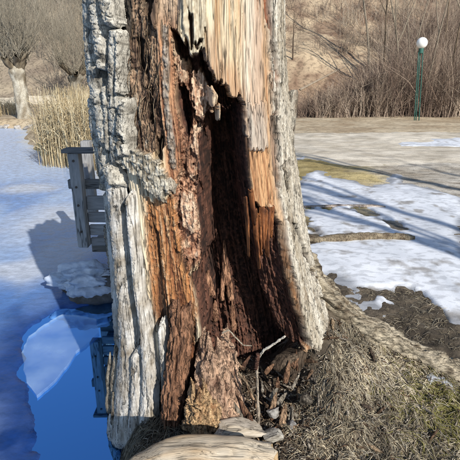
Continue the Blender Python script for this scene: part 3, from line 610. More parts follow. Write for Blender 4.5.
# broken pieces of rot leaning at the mouth of the hollow
rs_ = random.Random(91); pal_ = [(C(186, 156, 126), C(110, 84, 66)), (C(150, 116, 90), C(84, 60, 48)), (C(170, 160, 144), C(104, 94, 82)), (C(120, 88, 70), C(66, 48, 40))]
for i in range(26):
    bx = rs_.uniform(236, 300); by_ = rs_.uniform(392, 432) if i % 3 else rs_.uniform(360, 392); Yd = 1.6+.22*(432-by_)/72+rs_.uniform(-.02, .02)
    L_ = rs_.uniform(8, 34)*(1.25 if bx < 258 else .7); an_ = rs_.gauss(-.25 if bx < 258 else .4, .5)
    ca_, cb_ = pal_[rs_.randrange(4)]
    shard('rot_shard', at_y(bx, by_, Yd)-np.array([0, 0, .02]), at_y(bx+L_*math.sin(an_), by_-L_*math.cos(an_)*.9, Yd+.04), rs_.uniform(.006, .02), rs_.uniform(.004, .009), ca_, cb_, 930+i, T)
# ------------------------------------------------------------------ branching
def grow(p, d, L, r, depth, out, spread=.6, up=.15, nch=(3, 5), wob=.18, K=7, rs=None, ratio=.62):
    rs = rs or random
    p = np.array(p, float); d = np.array(d, float); d /= np.linalg.norm(d)
    pts = [p]; rad = [r]
    for k in range(1, K):
        d = d+np.array([rs.gauss(0, wob), rs.gauss(0, wob), rs.gauss(0, wob)+up*.3]); d /= np.linalg.norm(d)
        p = p+d*L/(K-1); pts.append(p); rad.append(max(r*(1-.75*k/(K-1)), r*.12))
    out.append((np.array(pts), np.array(rad), depth))
    if depth == 0: return
    for c_ in range(rs.randint(*nch)):
        k = rs.randint(max(1, K//3), K-1); base = pts[k]; dd = pts[k]-pts[k-1]; dd = dd/np.linalg.norm(dd)
        a = rs.uniform(0, 6.28); off = np.array([math.cos(a), math.sin(a), rs.uniform(-.1, .6)])
        nd = dd+off*spread*rs.uniform(.6, 1.3)+np.array([0, 0, up])
        grow(base, nd, L*ratio*rs.uniform(.7, 1.15), max(rad[k]*.7, r*.15), depth-1, out, spread, up, nch, wob, K, rs, ratio)
def build_branches(out, s_big=7, s_small=3):
    parts = []
    for dpt in sorted({o[2] for o in out}):
        sel = [o for o in out if o[2] == dpt]
        s = s_big if dpt >= 2 else (5 if dpt == 1 and len(sel) < 300 else s_small)
        parts.append(tubes(np.array([o[0] for o in sel]), np.array([o[1] for o in sel]), s, cap=False))
    return join(parts)
# ------------------------------------------------------------------ boxes
def box(name, c_, size, matr, colr, parent=None, rot=(0, 0, 0), bev=.006, **kw):
    bm = bmesh.new(); bmesh.ops.create_cube(bm, size=1)
    bmesh.ops.scale(bm, vec=size, verts=bm.verts)
    bmesh.ops.subdivide_edges(bm, edges=[e for e in bm.edges if e.calc_length() > .5], cuts=6)
    if bev: bmesh.ops.bevel(bm, geom=[e for e in bm.edges if e.is_manifold and e.calc_face_angle(0) > .5], offset=bev, segments=1, affect='EDGES')
    from mathutils import Euler
    bmesh.ops.rotate(bm, verts=bm.verts, matrix=Euler(rot).to_matrix()); bmesh.ops.translate(bm, verts=bm.verts, vec=c_)
    V = np.array([v.co[:] for v in bm.verts]); bm.verts.index_update()
    V = V+.0035*np.stack([fbm(V[:, 2]*4, V[:, 1]*9+V[:, 0], 61), fbm(V[:, 0]*4, V[:, 2]*9, 62), fbm(V[:, 0]*4, V[:, 1]*9, 63)], 1)
    by = {}
    for f in bm.faces: by.setdefault(len(f.verts), []).append([v.index for v in f.verts])
    F = [np.array(v) for v in by.values()]; bm.free()
    return mk(name, V, F, matr, parent, cmix(colr, colr*.6, .4+.5*fbm(V[:, 0]*5, V[:, 2]*5+V[:, 1]*5, 64)), smooth=False, **kw)
# ------------------------------------------------------------------ dock with railing
YD = 3.85
pt = at_y(73.5, 152.5, YD); pb = at_y(84.5, 246, YD); xpost = (at_y(79, 150, YD)[0]+at_y(90, 246, YD)[0])/2
xpost = at_y(79.5, 198, YD)[0]
dz = lambda p_: float(at_y(90, p_, YD)[2])
D = thing('dock_railing', (-.7, YD, ZW), 'grey weathered wooden dock with plank railing beside the trunk over the ice', 'dock')
GW = C(166, 164, 162); GD = C(126, 124, 122)
box('post', (xpost, YD, (pt[2]+pb[2])/2), (.095, .10, pt[2]-pb[2]), M_plankv, GW, D)
xr_ = -.15
post0 = D.children[0] if len(D.children) else bpy.data.objects['post']
for zb_ in (dz(160), dz(186), dz(204), dz(230)):
    V, F = tubes(np.array([[[xpost, YD-.052, zb_], [xpost, YD-.062, zb_]]]), np.array([[.011, .009]]), 10); mk('bolt', V, F, M_stone, post0, C(90, 80, 72))
box('top_rail', ((xpost-.09+xr_)/2, YD+.01, pt[2]+.018), (xr_-xpost+.09, .16, .034), M_plank, GD, D)
for a, b in ((197, 211), (213.5, 223.5), (226, 236.5), (239, 247)):
    z1, z0 = dz(a), dz(b); box('plank', ((xpost+.05+xr_)/2, YD+.045, (z0+z1)/2), (xr_-xpost-.05, .035, z1-z0), M_plank, GW*random.uniform(.85, 1.1), D)
box('beam', ((xpost-.115+xr_)/2, YD+.082, dz(186)), (xr_-xpost+.115, .05, .085), M_plank, GD, D)
p2 = at_y(91, 190, 4.75); box('post', (p2[0], 4.75, (pt[2]+pb[2])/2), (.095, .10, pt[2]-pb[2]-.02), M_plankv, GW, D)
a = Vector((xpost+.055, YD+.12, dz(187)+.0)); b = Vector((p2[0]-.02, 4.70, dz(187)+.02)); mid = (a+b)/2; v = b-a
box('side_rail', mid, (v.length, .04, .10), M_plank, GW, D, rot=(0, -math.asin(v.z/v.length), math.atan2(v.y, v.x)))
for k in range(7):
    box('deck_board', ((xpost+.06+xr_)/2+.1, YD+.16+.135*k, dz(246)+.03), (xr_-xpost+.1, .122, .035), M_plank, GW*random.uniform(.8, 1.1), D)
box('deck_beam', ((xpost+.02+xr_)/2+.1, YD+.20, dz(246)-.06), (xr_-xpost+.2, .08, .13), M_plank, GD, D)
for q in (-.55, -.2): box('pile', (q, YD+.35, -.42), (.1, .1, 1.0), M_plankv, GD, D)

# ------------------------------------------------------------------ boulders, lumps
def blob(name, c_, size, seed, matr, ca, cb, amp=.22, freq=1.6, sub=4, rotz=0, flat=None, sharp=False, **kw):
    bm = bmesh.new(); bmesh.ops.create_icosphere(bm, subdivisions=sub, radius=1)
    V = np.array([v.co[:] for v in bm.verts]); F = np.array([[v.index for v in f.verts] for f in bm.faces]); bm.free()
    d = amp*(fbm(V[:, 0]*freq+seed, V[:, 1]*freq+V[:, 2]*freq*.7, seed)+fbm(V[:, 2]*freq, V[:, 0]*freq*.6-V[:, 1]*freq, seed+5))
    if sharp:
        r2 = np.random.default_rng(seed)
        for _ in range(9):
            nv = r2.normal(size=3); nv /= np.linalg.norm(nv); h = r2.uniform(.42, .75); q = V@nv; V = V-np.outer(np.clip(q-h, 0, 9), nv)
        d = d*.3
    U = V*(1+d+.09*fbm(V[:, 0]*5, V[:, 1]*5+V[:, 2]*4, seed+9, 5))[:, None]*np.array(size)
    cr, sr = math.cos(rotz), math.sin(rotz); U = np.stack([U[:, 0]*cr-U[:, 1]*sr, U[:, 0]*sr+U[:, 1]*cr, U[:, 2]], 1)
    if flat is not None: U[:, 2] = np.maximum(U[:, 2], flat)
    colr = cmix(ca, cb, .45+.7*fbm(V[:, 0]*4, V[:, 1]*4+V[:, 2]*3, seed+3, 4))
    return mk(name, U+np.array(c_), F, matr, kw.pop('parent', None), colr, **kw)
cI = at_z(84, 298, ZW)
B_ = thing('boulder', (cI[0], cI[1]+.05, ZW), 'boulder under a cap of old snow, frozen in beside the dock', 'boulder')
blob('rock', (cI[0]+.06, cI[1]+.12, ZW+.03), (.30, .20, .20), 71, M_stone, C(120, 116, 112), C(70, 66, 62), parent=B_)
blob('snow_cap', (cI[0]-.0, cI[1]+.08, ZW+.15), (.31, .19, .15), 75, M_snow, C(226, 232, 242, .8), C(170, 184, 206, .7), amp=.30, freq=2.3, sub=5, parent=B_)
# thin ice floe
fl = [(22, 352), (28, 336), (44, 324), (62, 314), (80, 315), (96, 319), (99, 332), (88, 343), (76, 352), (66, 366), (54, 382), (37, 396), (26, 382)]
fw = np.array([at_z(a, b, ZW) for a, b in fl])[:, :2]; n = len(fw)
fwo = np.concatenate([[fw[i]*(1-t)+fw[(i+1) % n]*t for t in np.linspace(0, 1, 6)[:-1]] for i in range(n)]); fwo = fwo+.010*np.stack([fbm(fwo[:, 0]*20, fwo[:, 1]*20, 81), fbm(fwo[:, 0]*20, fwo[:, 1]*20, 82)], 1); n = len(fwo)
ctr = fwo.mean(0); V = []; 
for zz0, k in ((ZW-.03, .99), (ZW-.004, 1.0), (ZW+.001, .985)): V.append(np.concatenate([ctr+(fwo-ctr)*k, np.full((n, 1), zz0)], 1))
V = np.concatenate(V+[np.array([[*ctr, ZW+.001]])]); F = [gridF(3, n, True), np.stack([2*n+np.arange(n), 2*n+(np.arange(n)+1) % n, np.full(n, 3*n)], 1)]
M_floe = simple('thin_ice', (.46, .64, .86), .15, 1.31); M_floe.node_tree.nodes['Principled BSDF'].inputs['Alpha'].default_value = .38
nf = M_floe.node_tree; tn = nf.nodes.new('ShaderNodeTexNoise'); tn.inputs['Scale'].default_value = 3.5; tn.inputs['Detail'].default_value = 6; gn_ = nf.nodes.new('ShaderNodeNewGeometry'); nf.links.new(gn_.outputs['Position'], tn.inputs[0])
mrf = nf.nodes.new('ShaderNodeMapRange'); mrf.inputs['From Min'].default_value = .3; mrf.inputs['From Max'].default_value = .7; mrf.inputs['To Min'].default_value = .12; mrf.inputs['To Max'].default_value = .42; nf.links.new(tn.outputs[0], mrf.inputs[0]); nf.links.new(mrf.outputs[0], nf.nodes['Principled BSDF'].inputs['Alpha'])
mk('ice_floe', V, F, M_floe, smooth=False, label='thin pale ice plate with angular edges floating in the open water', cat='ice plate')
# shore stones at the far bank
ordn = ['nearest the left frame edge', 'second from the left frame edge', 'third from the left frame edge', 'fourth from the left frame edge', 'third from the reeds', 'second from the reeds', 'closest to the reeds']
for i in range(7):
    q = at_z(2+5.6*i+rng.uniform(-1, 1), rng.uniform(125, 128.5), ZW+.05); s_ = rng.uniform(.12, .24)
    blob('shore_stone', (q[0], q[1], ZW+.08), (s_*1.3, s_, s_*.65), 900+i, M_stone, C(206, 200, 192), C(130, 122, 114), sub=3, sharp=True, label='pale bank stone below the pollards, '+ordn[i], cat='stone', group='stones along the far bank')

# ------------------------------------------------------------------ front log, plank, litter
lz0 = .225
LG = thing('fallen_log', (-.08, 1.2, .06), 'bleached barkless log lying across the foot of the hollow trunk', 'log')
n, m = 90, 48; t = np.linspace(0, 1, n); lx0 = -.41+t*.57; 
A, Tn = np.meshgrid(np.arange(m)*2*np.pi/m, t); rad = .128*np.interp(Tn, [0, .1, .3, .55, .8, 1], [.45, .72, .98, 1.02, 1.08, .98])
gr_ = ridge(np.cos(A)*3.5+np.sin(A)*2.1+.3*fbm(Tn*3, A*0, 91), Tn*1.0, 92, 3); gr_[:, :] = gr_; ff = fbm(np.cos(A)*7+np.sin(A)*5, Tn*4, 93, 4); kn = fbm(Tn*2.2, np.sin(A)*1.2, 94, 3)
rad = rad*(1+.14*kn+.06*ff)-.012*ss(.66, .95, gr_)
bend = .02*np.sin(Tn*4)
V = np.stack([lx0[:, None]+0*A+.015*fbm(np.cos(A)*3, np.sin(A)*3+Tn*0, 95)*(Tn > .97), 1.215+np.cos(A)*rad+.05*Tn, lz0-.018*(1-Tn)+bend+np.sin(A)*rad], -1)
cc = cmix(C(226, 210, 184), C(190, 160, 122), .4+.7*ff+.3*kn); 
mk('trunk', V.reshape(-1, 3), [gridF(n, m, True)], M_log, LG, cmix(C(230, 216, 192), C(190, 162, 126), (.35+.6*ff+.4*kn).ravel())*(1-.55*ss(.72, .96, gr_).ravel())[:, None])
for ci, e_ in ((0, 0), (n-1, 1)):
    ring = V[ci]; cen = ring.mean(0)+np.array([.015*(1 if e_ else -1), 0, 0]); rings = [ring*(1-k)+cen*k for k in (0, .3, .6, .9)]; W = np.concatenate(rings+[cen[None]])
    W[:, 0] += .012*fbm(W[:, 1]*40, W[:, 2]*40, 96)*(np.arange(len(W)) >= m)
    mk('cut_end', W, [gridF(4, m, True), np.stack([3*m+np.arange(m), 3*m+(np.arange(m)+1) % m, np.full(m, 4*m)], 1)], M_log, LG, C(206, 176, 134))
def chunk(name, pxy, Z, size, seed, ca, cb, rotz=0, rot=(0, 0, 0), **kw):
    q = at_z(pxy[0], pxy[1], Z); return blob(name, (q[0], q[1], Z), size, seed, kw.pop('m', M_rot), ca, cb, (.12), 2.2, 4, rotz, sharp=True, **kw)
chunk('wood_slab', (236, 430), .14, (.19, .07, .035), 301, C(216, 204, 186), C(160, 146, 126), .12, m=M_log, label='pale flat broken slab of wood behind the front log', cat='wood slab')
chunk('wood_slab', (272, 436), .13, (.05, .05, .03), 302, C(190, 184, 172), C(130, 122, 110), .5, m=M_log, label='small grey wood piece at the right end of the pale slab', cat='wood slab')
chunk('rotten_block', (288, 362), .27, (.135, .10, .085), 303, C(116, 100, 84), C(58, 48, 40), -.35, label='dark angular block of rotten wood on the right of the hollow', cat='wood block')
chunk('stone', (274, 412), .16, (.036, .03, .026), 304, C(170, 166, 160), C(110, 104, 98), .4, m=M_stone, label='small grey stone lying in the litter under the hollow', cat='stone')
chunk('stone', (292, 424), .12, (.03, .025, .02), 305, C(150, 148, 146), C(98, 92, 88), 1.1, m=M_stone, label='smallest grey stone, just right of the other in the litter', cat='stone')
chunk('bark_chunk', (306, 398), .20, (.05, .035, .03), 306, C(120, 112, 100), C(72, 64, 56), .8, label='grey bark chunk on the dry grass edge right of the hollow', cat='bark chunk')
# forked twig stuck in front of the hollow
TW = thing('dead_twig', tuple(at_y(259, 428, 1.62)), 'thin pale forked twig standing upright in front of the dark hollow', 'twig')
def twig(name, pix, Y, r0, r1, ca, parent=None, **kw):
    P = np.array([at_y(a, b, Y+dy) for a, b, dy in pix]); q = np.linspace(0, len(P)-1, 24); pp = np.stack([np.interp(q, np.arange(len(P)), P[:, k]) for k in range(3)], 1); pp = pp+.0007*rng.normal(size=pp.shape)
    V, F = tubes(pp[None], (np.linspace(r0, r1, 24)*(1+.15*rng.normal(size=24)))[None], 8); return mk(name, V, F, M_bark, parent, cmix(ca, ca*.55, rng.uniform(0, .8, len(V))), **kw)
twig('stem', [(259, 432, 0), (258, 400, 0), (257, 372, 0), (258, 354, 0)], 1.62, .0055, .0055, C(196, 180, 160), TW)
twig('fork', [(258, 358, 0), (264, 350, -.01), (274, 344, -.02), (285, 336, -.03)], 1.62, .006, .0045, C(226, 216, 200), TW)
twig('knot', [(256, 370, 0), (257, 362, -.003), (258, 354, -.004)], 1.615, .008, .009, C(112, 78, 64), TW)
twig('dead_twig', [(222, 333, 0), (229, 330, -.01), (236, 338, -.02), (243, 345, -.02), (252, 346, -.03)], 1.74, .004, .0025, C(190, 176, 154), label='curved thin twig arching left of the forked twig in the hollow', cat='twig')
twig('dead_twig', [(238, 372, 0), (246, 382, -.01), (254, 396, -.02), (262, 404, 0)], 1.66, .005, .003, C(150, 130, 106), label='short brown twig lying beside the rotten stump', cat='twig')
# scattered rotten crumbs (one mass)
def on_ground(n, f): 
    o = []
    while len(o) < n:
        a, b = f(); o.append((a, b))
    return np.array(o)
N_ = 2600; xy = np.concatenate([np.stack([rng.normal(.1, .26, N_), rng.normal(1.72, .2, N_)], 1), np.stack([rng.uniform(.25, 1.3, 1800), rng.uniform(1.25, 2.05, 1800)], 1)]); N_ = len(xy); xy = xy[xy[:, 1] > 1.3]; N_ = len(xy); zg = ground_z(xy[:, 0], xy[:, 1])
ang = rng.uniform(0, 6.28, N_); ln = rng.uniform(.006, .06, N_)*rng.uniform(.3, 1, N_); big = rng.uniform(0, 1, N_) < .02; ln = np.where(big, rng.uniform(.06, .12, N_), ln); tilt = rng.normal(0, .35, N_)
d = np.stack([np.cos(ang)*np.cos(tilt), np.sin(ang)*np.cos(tilt), np.sin(tilt)], 1); c0 = np.stack([xy[:, 0], xy[:, 1], zg+.008], 1)
P = np.stack([c0-d*ln[:, None]/2, c0, c0+d*ln[:, None]/2], 1); P[:, 1, 2] += .004
V, F = tubes(P, np.where(big, rng.uniform(.006, .012, N_), rng.uniform(.0012, .0045, N_))[:, None]*np.array([[.6, 1, .4]]), 4)
pal = np.array([C(160, 138, 112), C(112, 90, 72), C(190, 178, 160), C(84, 72, 62), C(140, 130, 118)]); mk('wood_litter', V, F, M_rot, colr=rep(pal[rng.integers(0, 5, N_)], 12), kind='stuff', label='crumbled rotten wood and bark litter at the foot of the trunk')

# ------------------------------------------------------------------ matted dry grass on the mound
def blades(name, n, posf, ln, rad, colf, label, lay=.8, seed=0):
    r2 = np.random.default_rng(seed); xy = posf(n, r2); n = len(xy); x, y = xy.T; zg = ground_z(x, y); e = .02
    gx_ = (ground_z(x+e, y)-zg)/e; gy_ = (ground_z(x, y+e)-zg)/e
    down = np.stack([-gx_, -gy_], 1); a = r2.normal(0, .55, n)+2.2*fbm(x*7, y*7, seed+40)+np.arctan2(down[:, 1], down[:, 0]); L = r2.uniform(*ln, n)
    K = 4; t = np.linspace(0, 1, K); dx = np.cos(a); dy = np.sin(a); bend = r2.normal(0, .5, n); rise = r2.uniform(.1, 1, n)*lay
    PX = x[:, None]+L[:, None]*t*(dx[:, None]*np.cos(bend[:, None]*t)-dy[:, None]*np.sin(bend[:, None]*t)); PY = y[:, None]+L[:, None]*t*(dy[:, None]*np.cos(bend[:, None]*t)+dx[:, None]*np.sin(bend[:, None]*t))
    PZ = ground_z(PX.ravel(), PY.ravel()).reshape(PX.shape)+.002+L[:, None]*rise[:, None]*np.sin(np.pi*np.minimum(t*.95, 1))[None]*.45
    V, F = tubes(np.stack([PX, PY, PZ], -1), r2.uniform(*rad, n)[:, None]*np.array([1, .9, .7, .25])[None], 3, False)
    return mk(name, V, F, M_grass, colr=rep(colf(x, y, n, r2), K*3), kind='stuff', origin=(.8, 1.8, 0), label=label)
def mound_pos(n, r2):
    x = r2.uniform(.18, 1.9, n*3); y = r2.uniform(1.15, 2.5, n*3); dy = y-np.interp(x, RX, RY)-.02; d = np.abs(dy)
    xc_, rr_, ry_ = tparams(np.full(x.shape, .15)); k = (((x-xc_)/(rr_*1.0))**2+((y-YC)/(ry_+.02))**2 > 1.0)
    pr = np.where(dy < 0, ss(1.1, .2, d-.15), ss(.06, .0, d))*ss(.16, .36, x+.25*(1.75-y)*0+.12*fbm(x*4, y*4, 1501))*(.3+.7*ss(-.4, .3, fbm(x*6, y*6, 1502)))*(1-.85*ss(1.05, 1.25, x+.1*fbm(x*5, y*5, 1504))*ss(1.72, 1.82, y))
    k &= r2.uniform(0, 1, len(x)) < pr
    return np.stack([x, y], 1)[k][:n]
strawp = np.array([C(196, 182, 154), C(164, 150, 124), C(136, 124, 104), C(216, 202, 174), C(104, 92, 76), C(172, 164, 148)])
def strawc(x, y, n, r2):
    c = strawp[r2.integers(0, len(strawp), n)]*r2.uniform(.75, 1.15, (n, 1))*(.95+.5*fbm(x*6, y*6, 1503))[:, None]; g_ = np.exp(-((x-1.08)/.24)**2-((y-1.76)/.2)**2)
    return np.where((r2.uniform(0, 1, n) < g_*.75)[:, None], C(140, 134, 76)*r2.uniform(.7, 1.2, (n, 1)), c)
blades('matted_dry_grass', 44000, mound_pos, (.014, .075), (.0008, .0024), strawc, 'matted grey straw grass covering the root mound', .55, 5)
def tuft_pos(n, r2):
    cx = r2.uniform(.3, 1.7, 90); cyy = r2.uniform(1.3, 2.2, 90); i = r2.integers(0, 90, n); return np.stack([cx[i]+r2.normal(0, .02, n), cyy[i]+r2.normal(0, .02, n)], 1)
blades('grass_tufts', 2600, tuft_pos, (.04, .09), (.0009, .0018), strawc, 'upright dry grass tufts on the root mound', 1.3, 6)
def strip_pos(n, r2):
    x = r2.uniform(.8, 3.2, n*2); y = r2.uniform(2.4, 3.6, n*2); k = snow_t(x, y) < -.004; return np.stack([x, y], 1)[k][:n]
blades('soil_grass', 2500, strip_pos, (.03, .08), (.001, .002), lambda x, y, n, r2: strawc(x, y, n, r2)*.8, 'sparse dead grass on the wet soil behind the root', .5, 7)
def leftbank(n, r2):
    y = r2.uniform(1.2, 1.85, n); return np.stack([r2.uniform(-.62, -.1, n), y], 1)
blades('bank_grass', 3500, leftbank, (.03, .10), (.001, .002), lambda x, y, n, r2: strawc(x, y, n, r2)*.75, 'dark dead grass along the bank under the trunk', .8, 8)

# ------------------------------------------------------------------ branches lying on the snow
def lying(name, pix, r, ca, cb, label, cat, seed):
    P = np.array([at_z(a, b, .06) for a, b in pix]); q = np.linspace(0, len(P)-1, 60); pp = np.stack([np.interp(q, np.arange(len(P)), P[:, k]) for k in range(3)], 1)
    pp[:, 2] = np.median(ground_z(pp[:, 0], pp[:, 1])+np.maximum(snow_t(pp[:, 0], pp[:, 1]), 0))+r*.5+.008*fbm(q*.2, q*0, seed+7)
    rad = r*(1+.3*fbm(q*1.2, q*0, seed))*np.interp(q, [0, q[-1]*.04, q[-1]*.93, q[-1]], [.8, 1, 1, .5]); V, F = tubes(pp[None], rad[None], 14); l_ = np.repeat(q, 14); a_ = np.tile(np.arange(14), 60)
    cen = np.repeat(pp, 14, 0); V = V+(V-cen)*(.35*fbm(l_*3, a_*.9, seed+1))[:, None]
    return mk(name, V, F, M_bark, colr=cmix(ca, cb, .45+.8*fbm(l_*3, a_*.6, seed+2)), label=label, cat=cat)
lying('fallen_branch', [(296, 236), (320, 238), (345, 237), (370, 235), (395, 235), (415, 236)], .040, C(160, 146, 122), C(100, 86, 70), 'thick mossy brown branch lying in the snow right of the trunk', 'branch', 1600)
lying('fallen_branch', [(292, 203), (320, 203), (350, 202), (386, 203)], .016, C(206, 194, 184), C(150, 132, 118), 'thin straight pale branch on the snow behind the mossy one', 'branch', 1610)

# ------------------------------------------------------------------ lamp
lb = at_z(417, 120.5, .06); ly = lb[1]; gtop = at_y(420.5, 44, ly)
LM = thing('park_lamp', tuple(lb), 'park lamp with white globe on slim green posts by the thicket', 'lamp')
lean = (gtop[0]-lb[0])*.75
def ptube(name, p0, p1, r, s=10, **kw):
    V, F = tubes(np.linspace(p0, p1, 8)[None], np.full((1, 8), r), s); return mk(name, V, F, M_green, LM, **kw)
H_ = gtop[2]-.2
for ox, oy in ((-.11, 0), (.10, .03), (0, .09)): ptube('post', lb+[ox, oy, -.1], np.array([lb[0]+lean+ox*.9, ly+oy, H_-.12]), .021)
ptube('collar', np.array([lb[0]+lean, ly+.03, H_-.16]), np.array([lb[0]+lean, ly+.03, H_+.03]), .10, 16)
bm = bmesh.new(); bmesh.ops.create_uvsphere(bm, u_segments=28, v_segments=18, radius=.22); V = np.array([v.co[:] for v in bm.verts]); Fq = {}
for f in bm.faces: Fq.setdefault(len(f.verts), []).append([v.index for v in f.verts])
bm.free(); mk('globe', V+np.array([lb[0]+lean, ly+.03, H_+.24]), [np.array(v) for v in Fq.values()], M_globe, LM)

# ------------------------------------------------------------------ reeds
def reeds(name, n, posf, h, label, seed, pal, base=ZW):
    r2 = np.random.default_rng(seed); xy = posf(n, r2); n = len(xy); H = r2.uniform(*h, n); K = 5; t = np.linspace(0, 1, K); a = r2.uniform(0, 6.28, n); le = np.abs(r2.normal(0, .16, n))
    P = np.stack([xy[:, :1]+H[:, None]*le[:, None]*np.cos(a)[:, None]*t**1.8, xy[:, 1:]+H[:, None]*le[:, None]*np.sin(a)[:, None]*t**1.8, base+H[:, None]*t*(1-.25*le[:, None])], -1)
    st = tubes(P, r2.uniform(.004, .008, n)[:, None]*np.array([1, .9, .8, .7, .5]), 3, False)
    m = n*2; i = r2.integers(0, n, m); k = r2.integers(1, K-1, m); b0 = P[i, k]; a2 = r2.uniform(0, 6.28, m); L = r2.uniform(.2, .55, m); tt = np.linspace(0, 1, 4)
    Q = b0[:, None]+np.stack([np.cos(a2)[:, None]*L[:, None]*.5*tt, np.sin(a2)[:, None]*L[:, None]*.5*tt, L[:, None]*(tt*.9-tt**2*.6)], -1)
    lf = tubes(Q, np.full((m, 1), .008)*np.array([[.6, 1, .7, .1]]), 3, False)
    V, F = join([st, lf]); c = pal[r2.integers(0, len(pal), n)]; c2 = pal[r2.integers(0, len(pal), m)]
    return mk(name, V, F, M_grass, colr=np.concatenate([rep(c, K*3), rep(c2, 12)]), kind='stuff', label=label)
rpal = np.array([C(224, 206, 166), C(206, 186, 146), C(186, 164, 124), C(236, 220, 184), C(160, 140, 108)])
def rpos(n, r2):
    x = r2.uniform(-4.75, -1.6, n*3); y = r2.uniform(10.0, 14, n*3); s_ = sdf(SHORE, x, y); k = (s_ < .9+.25*fbm(x*1.5, y*1.5, 1701)) & (s_ > -1.8) & (x < -2.0); return np.stack([x, y], 1)[k][:n]
reeds('reed_bed', 2600, rpos, (1.0, 1.95), 'tall dry golden reeds on the bank left of the trunk', 17, rpal)
def rpos2(n, r2):
    x = r2.uniform(-16, -4, n*3); y = r2.uniform(20.0, 27, n*3); s_ = sdf(SHORE, x, y); k = (s_ < 0) & (s_ > -5) & (fbm(x*.5, y*.5, 1702) > -.1); return np.stack([x, y], 1)[k][:n]
reeds('bank_reeds', 1800, rpos2, (.4, .9), 'low dry grass on the far bank', 18, rpal, base=.05)
# far footpath
sheet('footpath', np.linspace(-34, 0, 120), np.linspace(27, 30, 40), lambda x, y: .06-.25*np.abs(y-28.6-.2*np.sin(x*.3))**2+.01*fbm(x, y, 66), lambda x, y: np.tile(C(226, 212, 188), (len(x), 1)), M_grav, 'pale footpath along the far slope')

# ------------------------------------------------------------------ pollard trees
def pollard(bx_px, by_px, top_py, w_px, seed, label, kn, zb=.02, nshoot=230, hs=(1.8, 3.9), dark=1.0):
    b = at_z(bx_px, by_px, zb); Yp = b[1]; top = at_y(bx_px, top_py, Yp); H = top[2]-zb; r0 = w_px/FPX*np.hypot(Yp, 1)*.5
    P_ = thing('pollard_tree', (b[0], Yp, ground_z(np.array([b[0]]), np.array([Yp]))[0]), label, 'tree', 'pollard trees on the far bank')
    r2 = random.Random(seed); n, m = 40, 24; t = np.linspace(0, 1, n); A, Tn = np.meshgrid(np.arange(m)*2*np.pi/m, t)
    rad = r0*np.interp(Tn, [0, .08, .3, .75, .9, 1], [1.5, 1.15, .95, .95, 1.35, 1.0])*(1+.14*fbm(np.cos(A)*1.5+seed, Tn*4+np.sin(A), seed)+.1*fbm(np.cos(A)*4, Tn*9+np.sin(A)*4, seed+1))
    V = np.stack([b[0]+np.cos(A)*rad+.05*np.sin(Tn*3+seed)*Tn, Yp+np.sin(A)*rad, zb-.15+Tn*(H+.15)], -1)
    mk('trunk', V.reshape(-1, 3), [gridF(n, m, True), (np.arange(m)+(n-1)*m)[None]], M_bark, P_, cmix(C(214, 206, 188), C(140, 126, 104), (.4+.8*fbm(np.cos(A)*5, Tn*10, seed+2)).ravel())*dark)
    out = []; heads = []
    for k in range(kn):
        a = 6.28*k/kn+r2.uniform(-.4, .4); L = r2.uniform(.5, 1.1); s0 = np.array([b[0]+.1*np.cos(a), Yp+.1*np.sin(a), zb+H*.93])
        grow(s0, (math.cos(a), math.sin(a), r2.uniform(.5, 1.1)), L, r0*.55, 0, out, wob=.15, K=7, rs=r2); heads.append(out[-1][0][-1]); out[-1][1][:] = np.linspace(r0*.55, r0*.45, 7)
    V, F = build_branches(out, 9, 9); mk('knuckles', V, F, M_bark, P_, cmix(C(170, 156, 132), C(84, 72, 60), rng.uniform(0, 1, len(V)))*dark)
    heads.append(np.array([b[0], Yp, zb+H])); sh = []
    for k in range(nshoot):
        h0 = heads[r2.randrange(len(heads))]; a = r2.uniform(0, 6.28); grow(h0+np.array([r2.gauss(0, .1), r2.gauss(0, .1), r2.gauss(0, .08)]), (math.cos(a)*r2.uniform(0, 1.3), math.sin(a)*r2.uniform(0, 1.3), 1), r2.uniform(*hs), .011, 1, sh, .45, .25, (1, 3), .06, 6, r2, .5)
    V, F = build_branches(sh, 3, 3); o = mk('crown', V, F, M_twig, P_, cmix(C(168, 160, 142), C(122, 112, 96), rng.uniform(0, 1, len(V))))
pollard(25, 119, 66, 12, 21, 'pollard tree with pale upright trunk at the left frame edge', 5)
pollard(79, 106, 74, 11, 22, 'darker gnarled pollard tree rising behind the golden reeds', 5, zb=.3, dark=.6, nshoot=190)

# ------------------------------------------------------------------ hillside trees and thicket
def hz_(x_, y_): return float(ground_z(np.array([float(x_)]), np.array([float(y_)]))[0])
def bare_tree(px_, Yt, H, r, seed, label, ca, spread=.45, depth=3, group='bare trees on the wooded slope', lean=(0, 0), nch=(3, 5)):
    b = at_y(px_, 100, Yt); z0 = hz_(b[0], Yt); r2 = random.Random(seed); out = []
    grow((b[0], Yt, z0-.1), (lean[0]+r2.gauss(0, .04), lean[1], 1), H, r, depth, out, spread, .25, nch, .06, 9, r2, .5)
    t_ = thing('bare_tree', (b[0], Yt, z0), label, 'tree', group)
    V, F = build_branches([o for o in out if o[2] == depth], 8, 8); mk('trunk', V, F, M_bark, t_, cmix(ca, ca*.6, rng.uniform(0, 1, len(V))))
    V, F = build_branches([o for o in out if o[2] < depth], 5, 3); mk('crown', V, F, M_twig, t_, cmix(ca, ca*.55, rng.uniform(0, 1, len(V))))
    return t_
G1, G2, G3 = C(176, 162, 142), C(140, 122, 102), C(108, 92, 78)
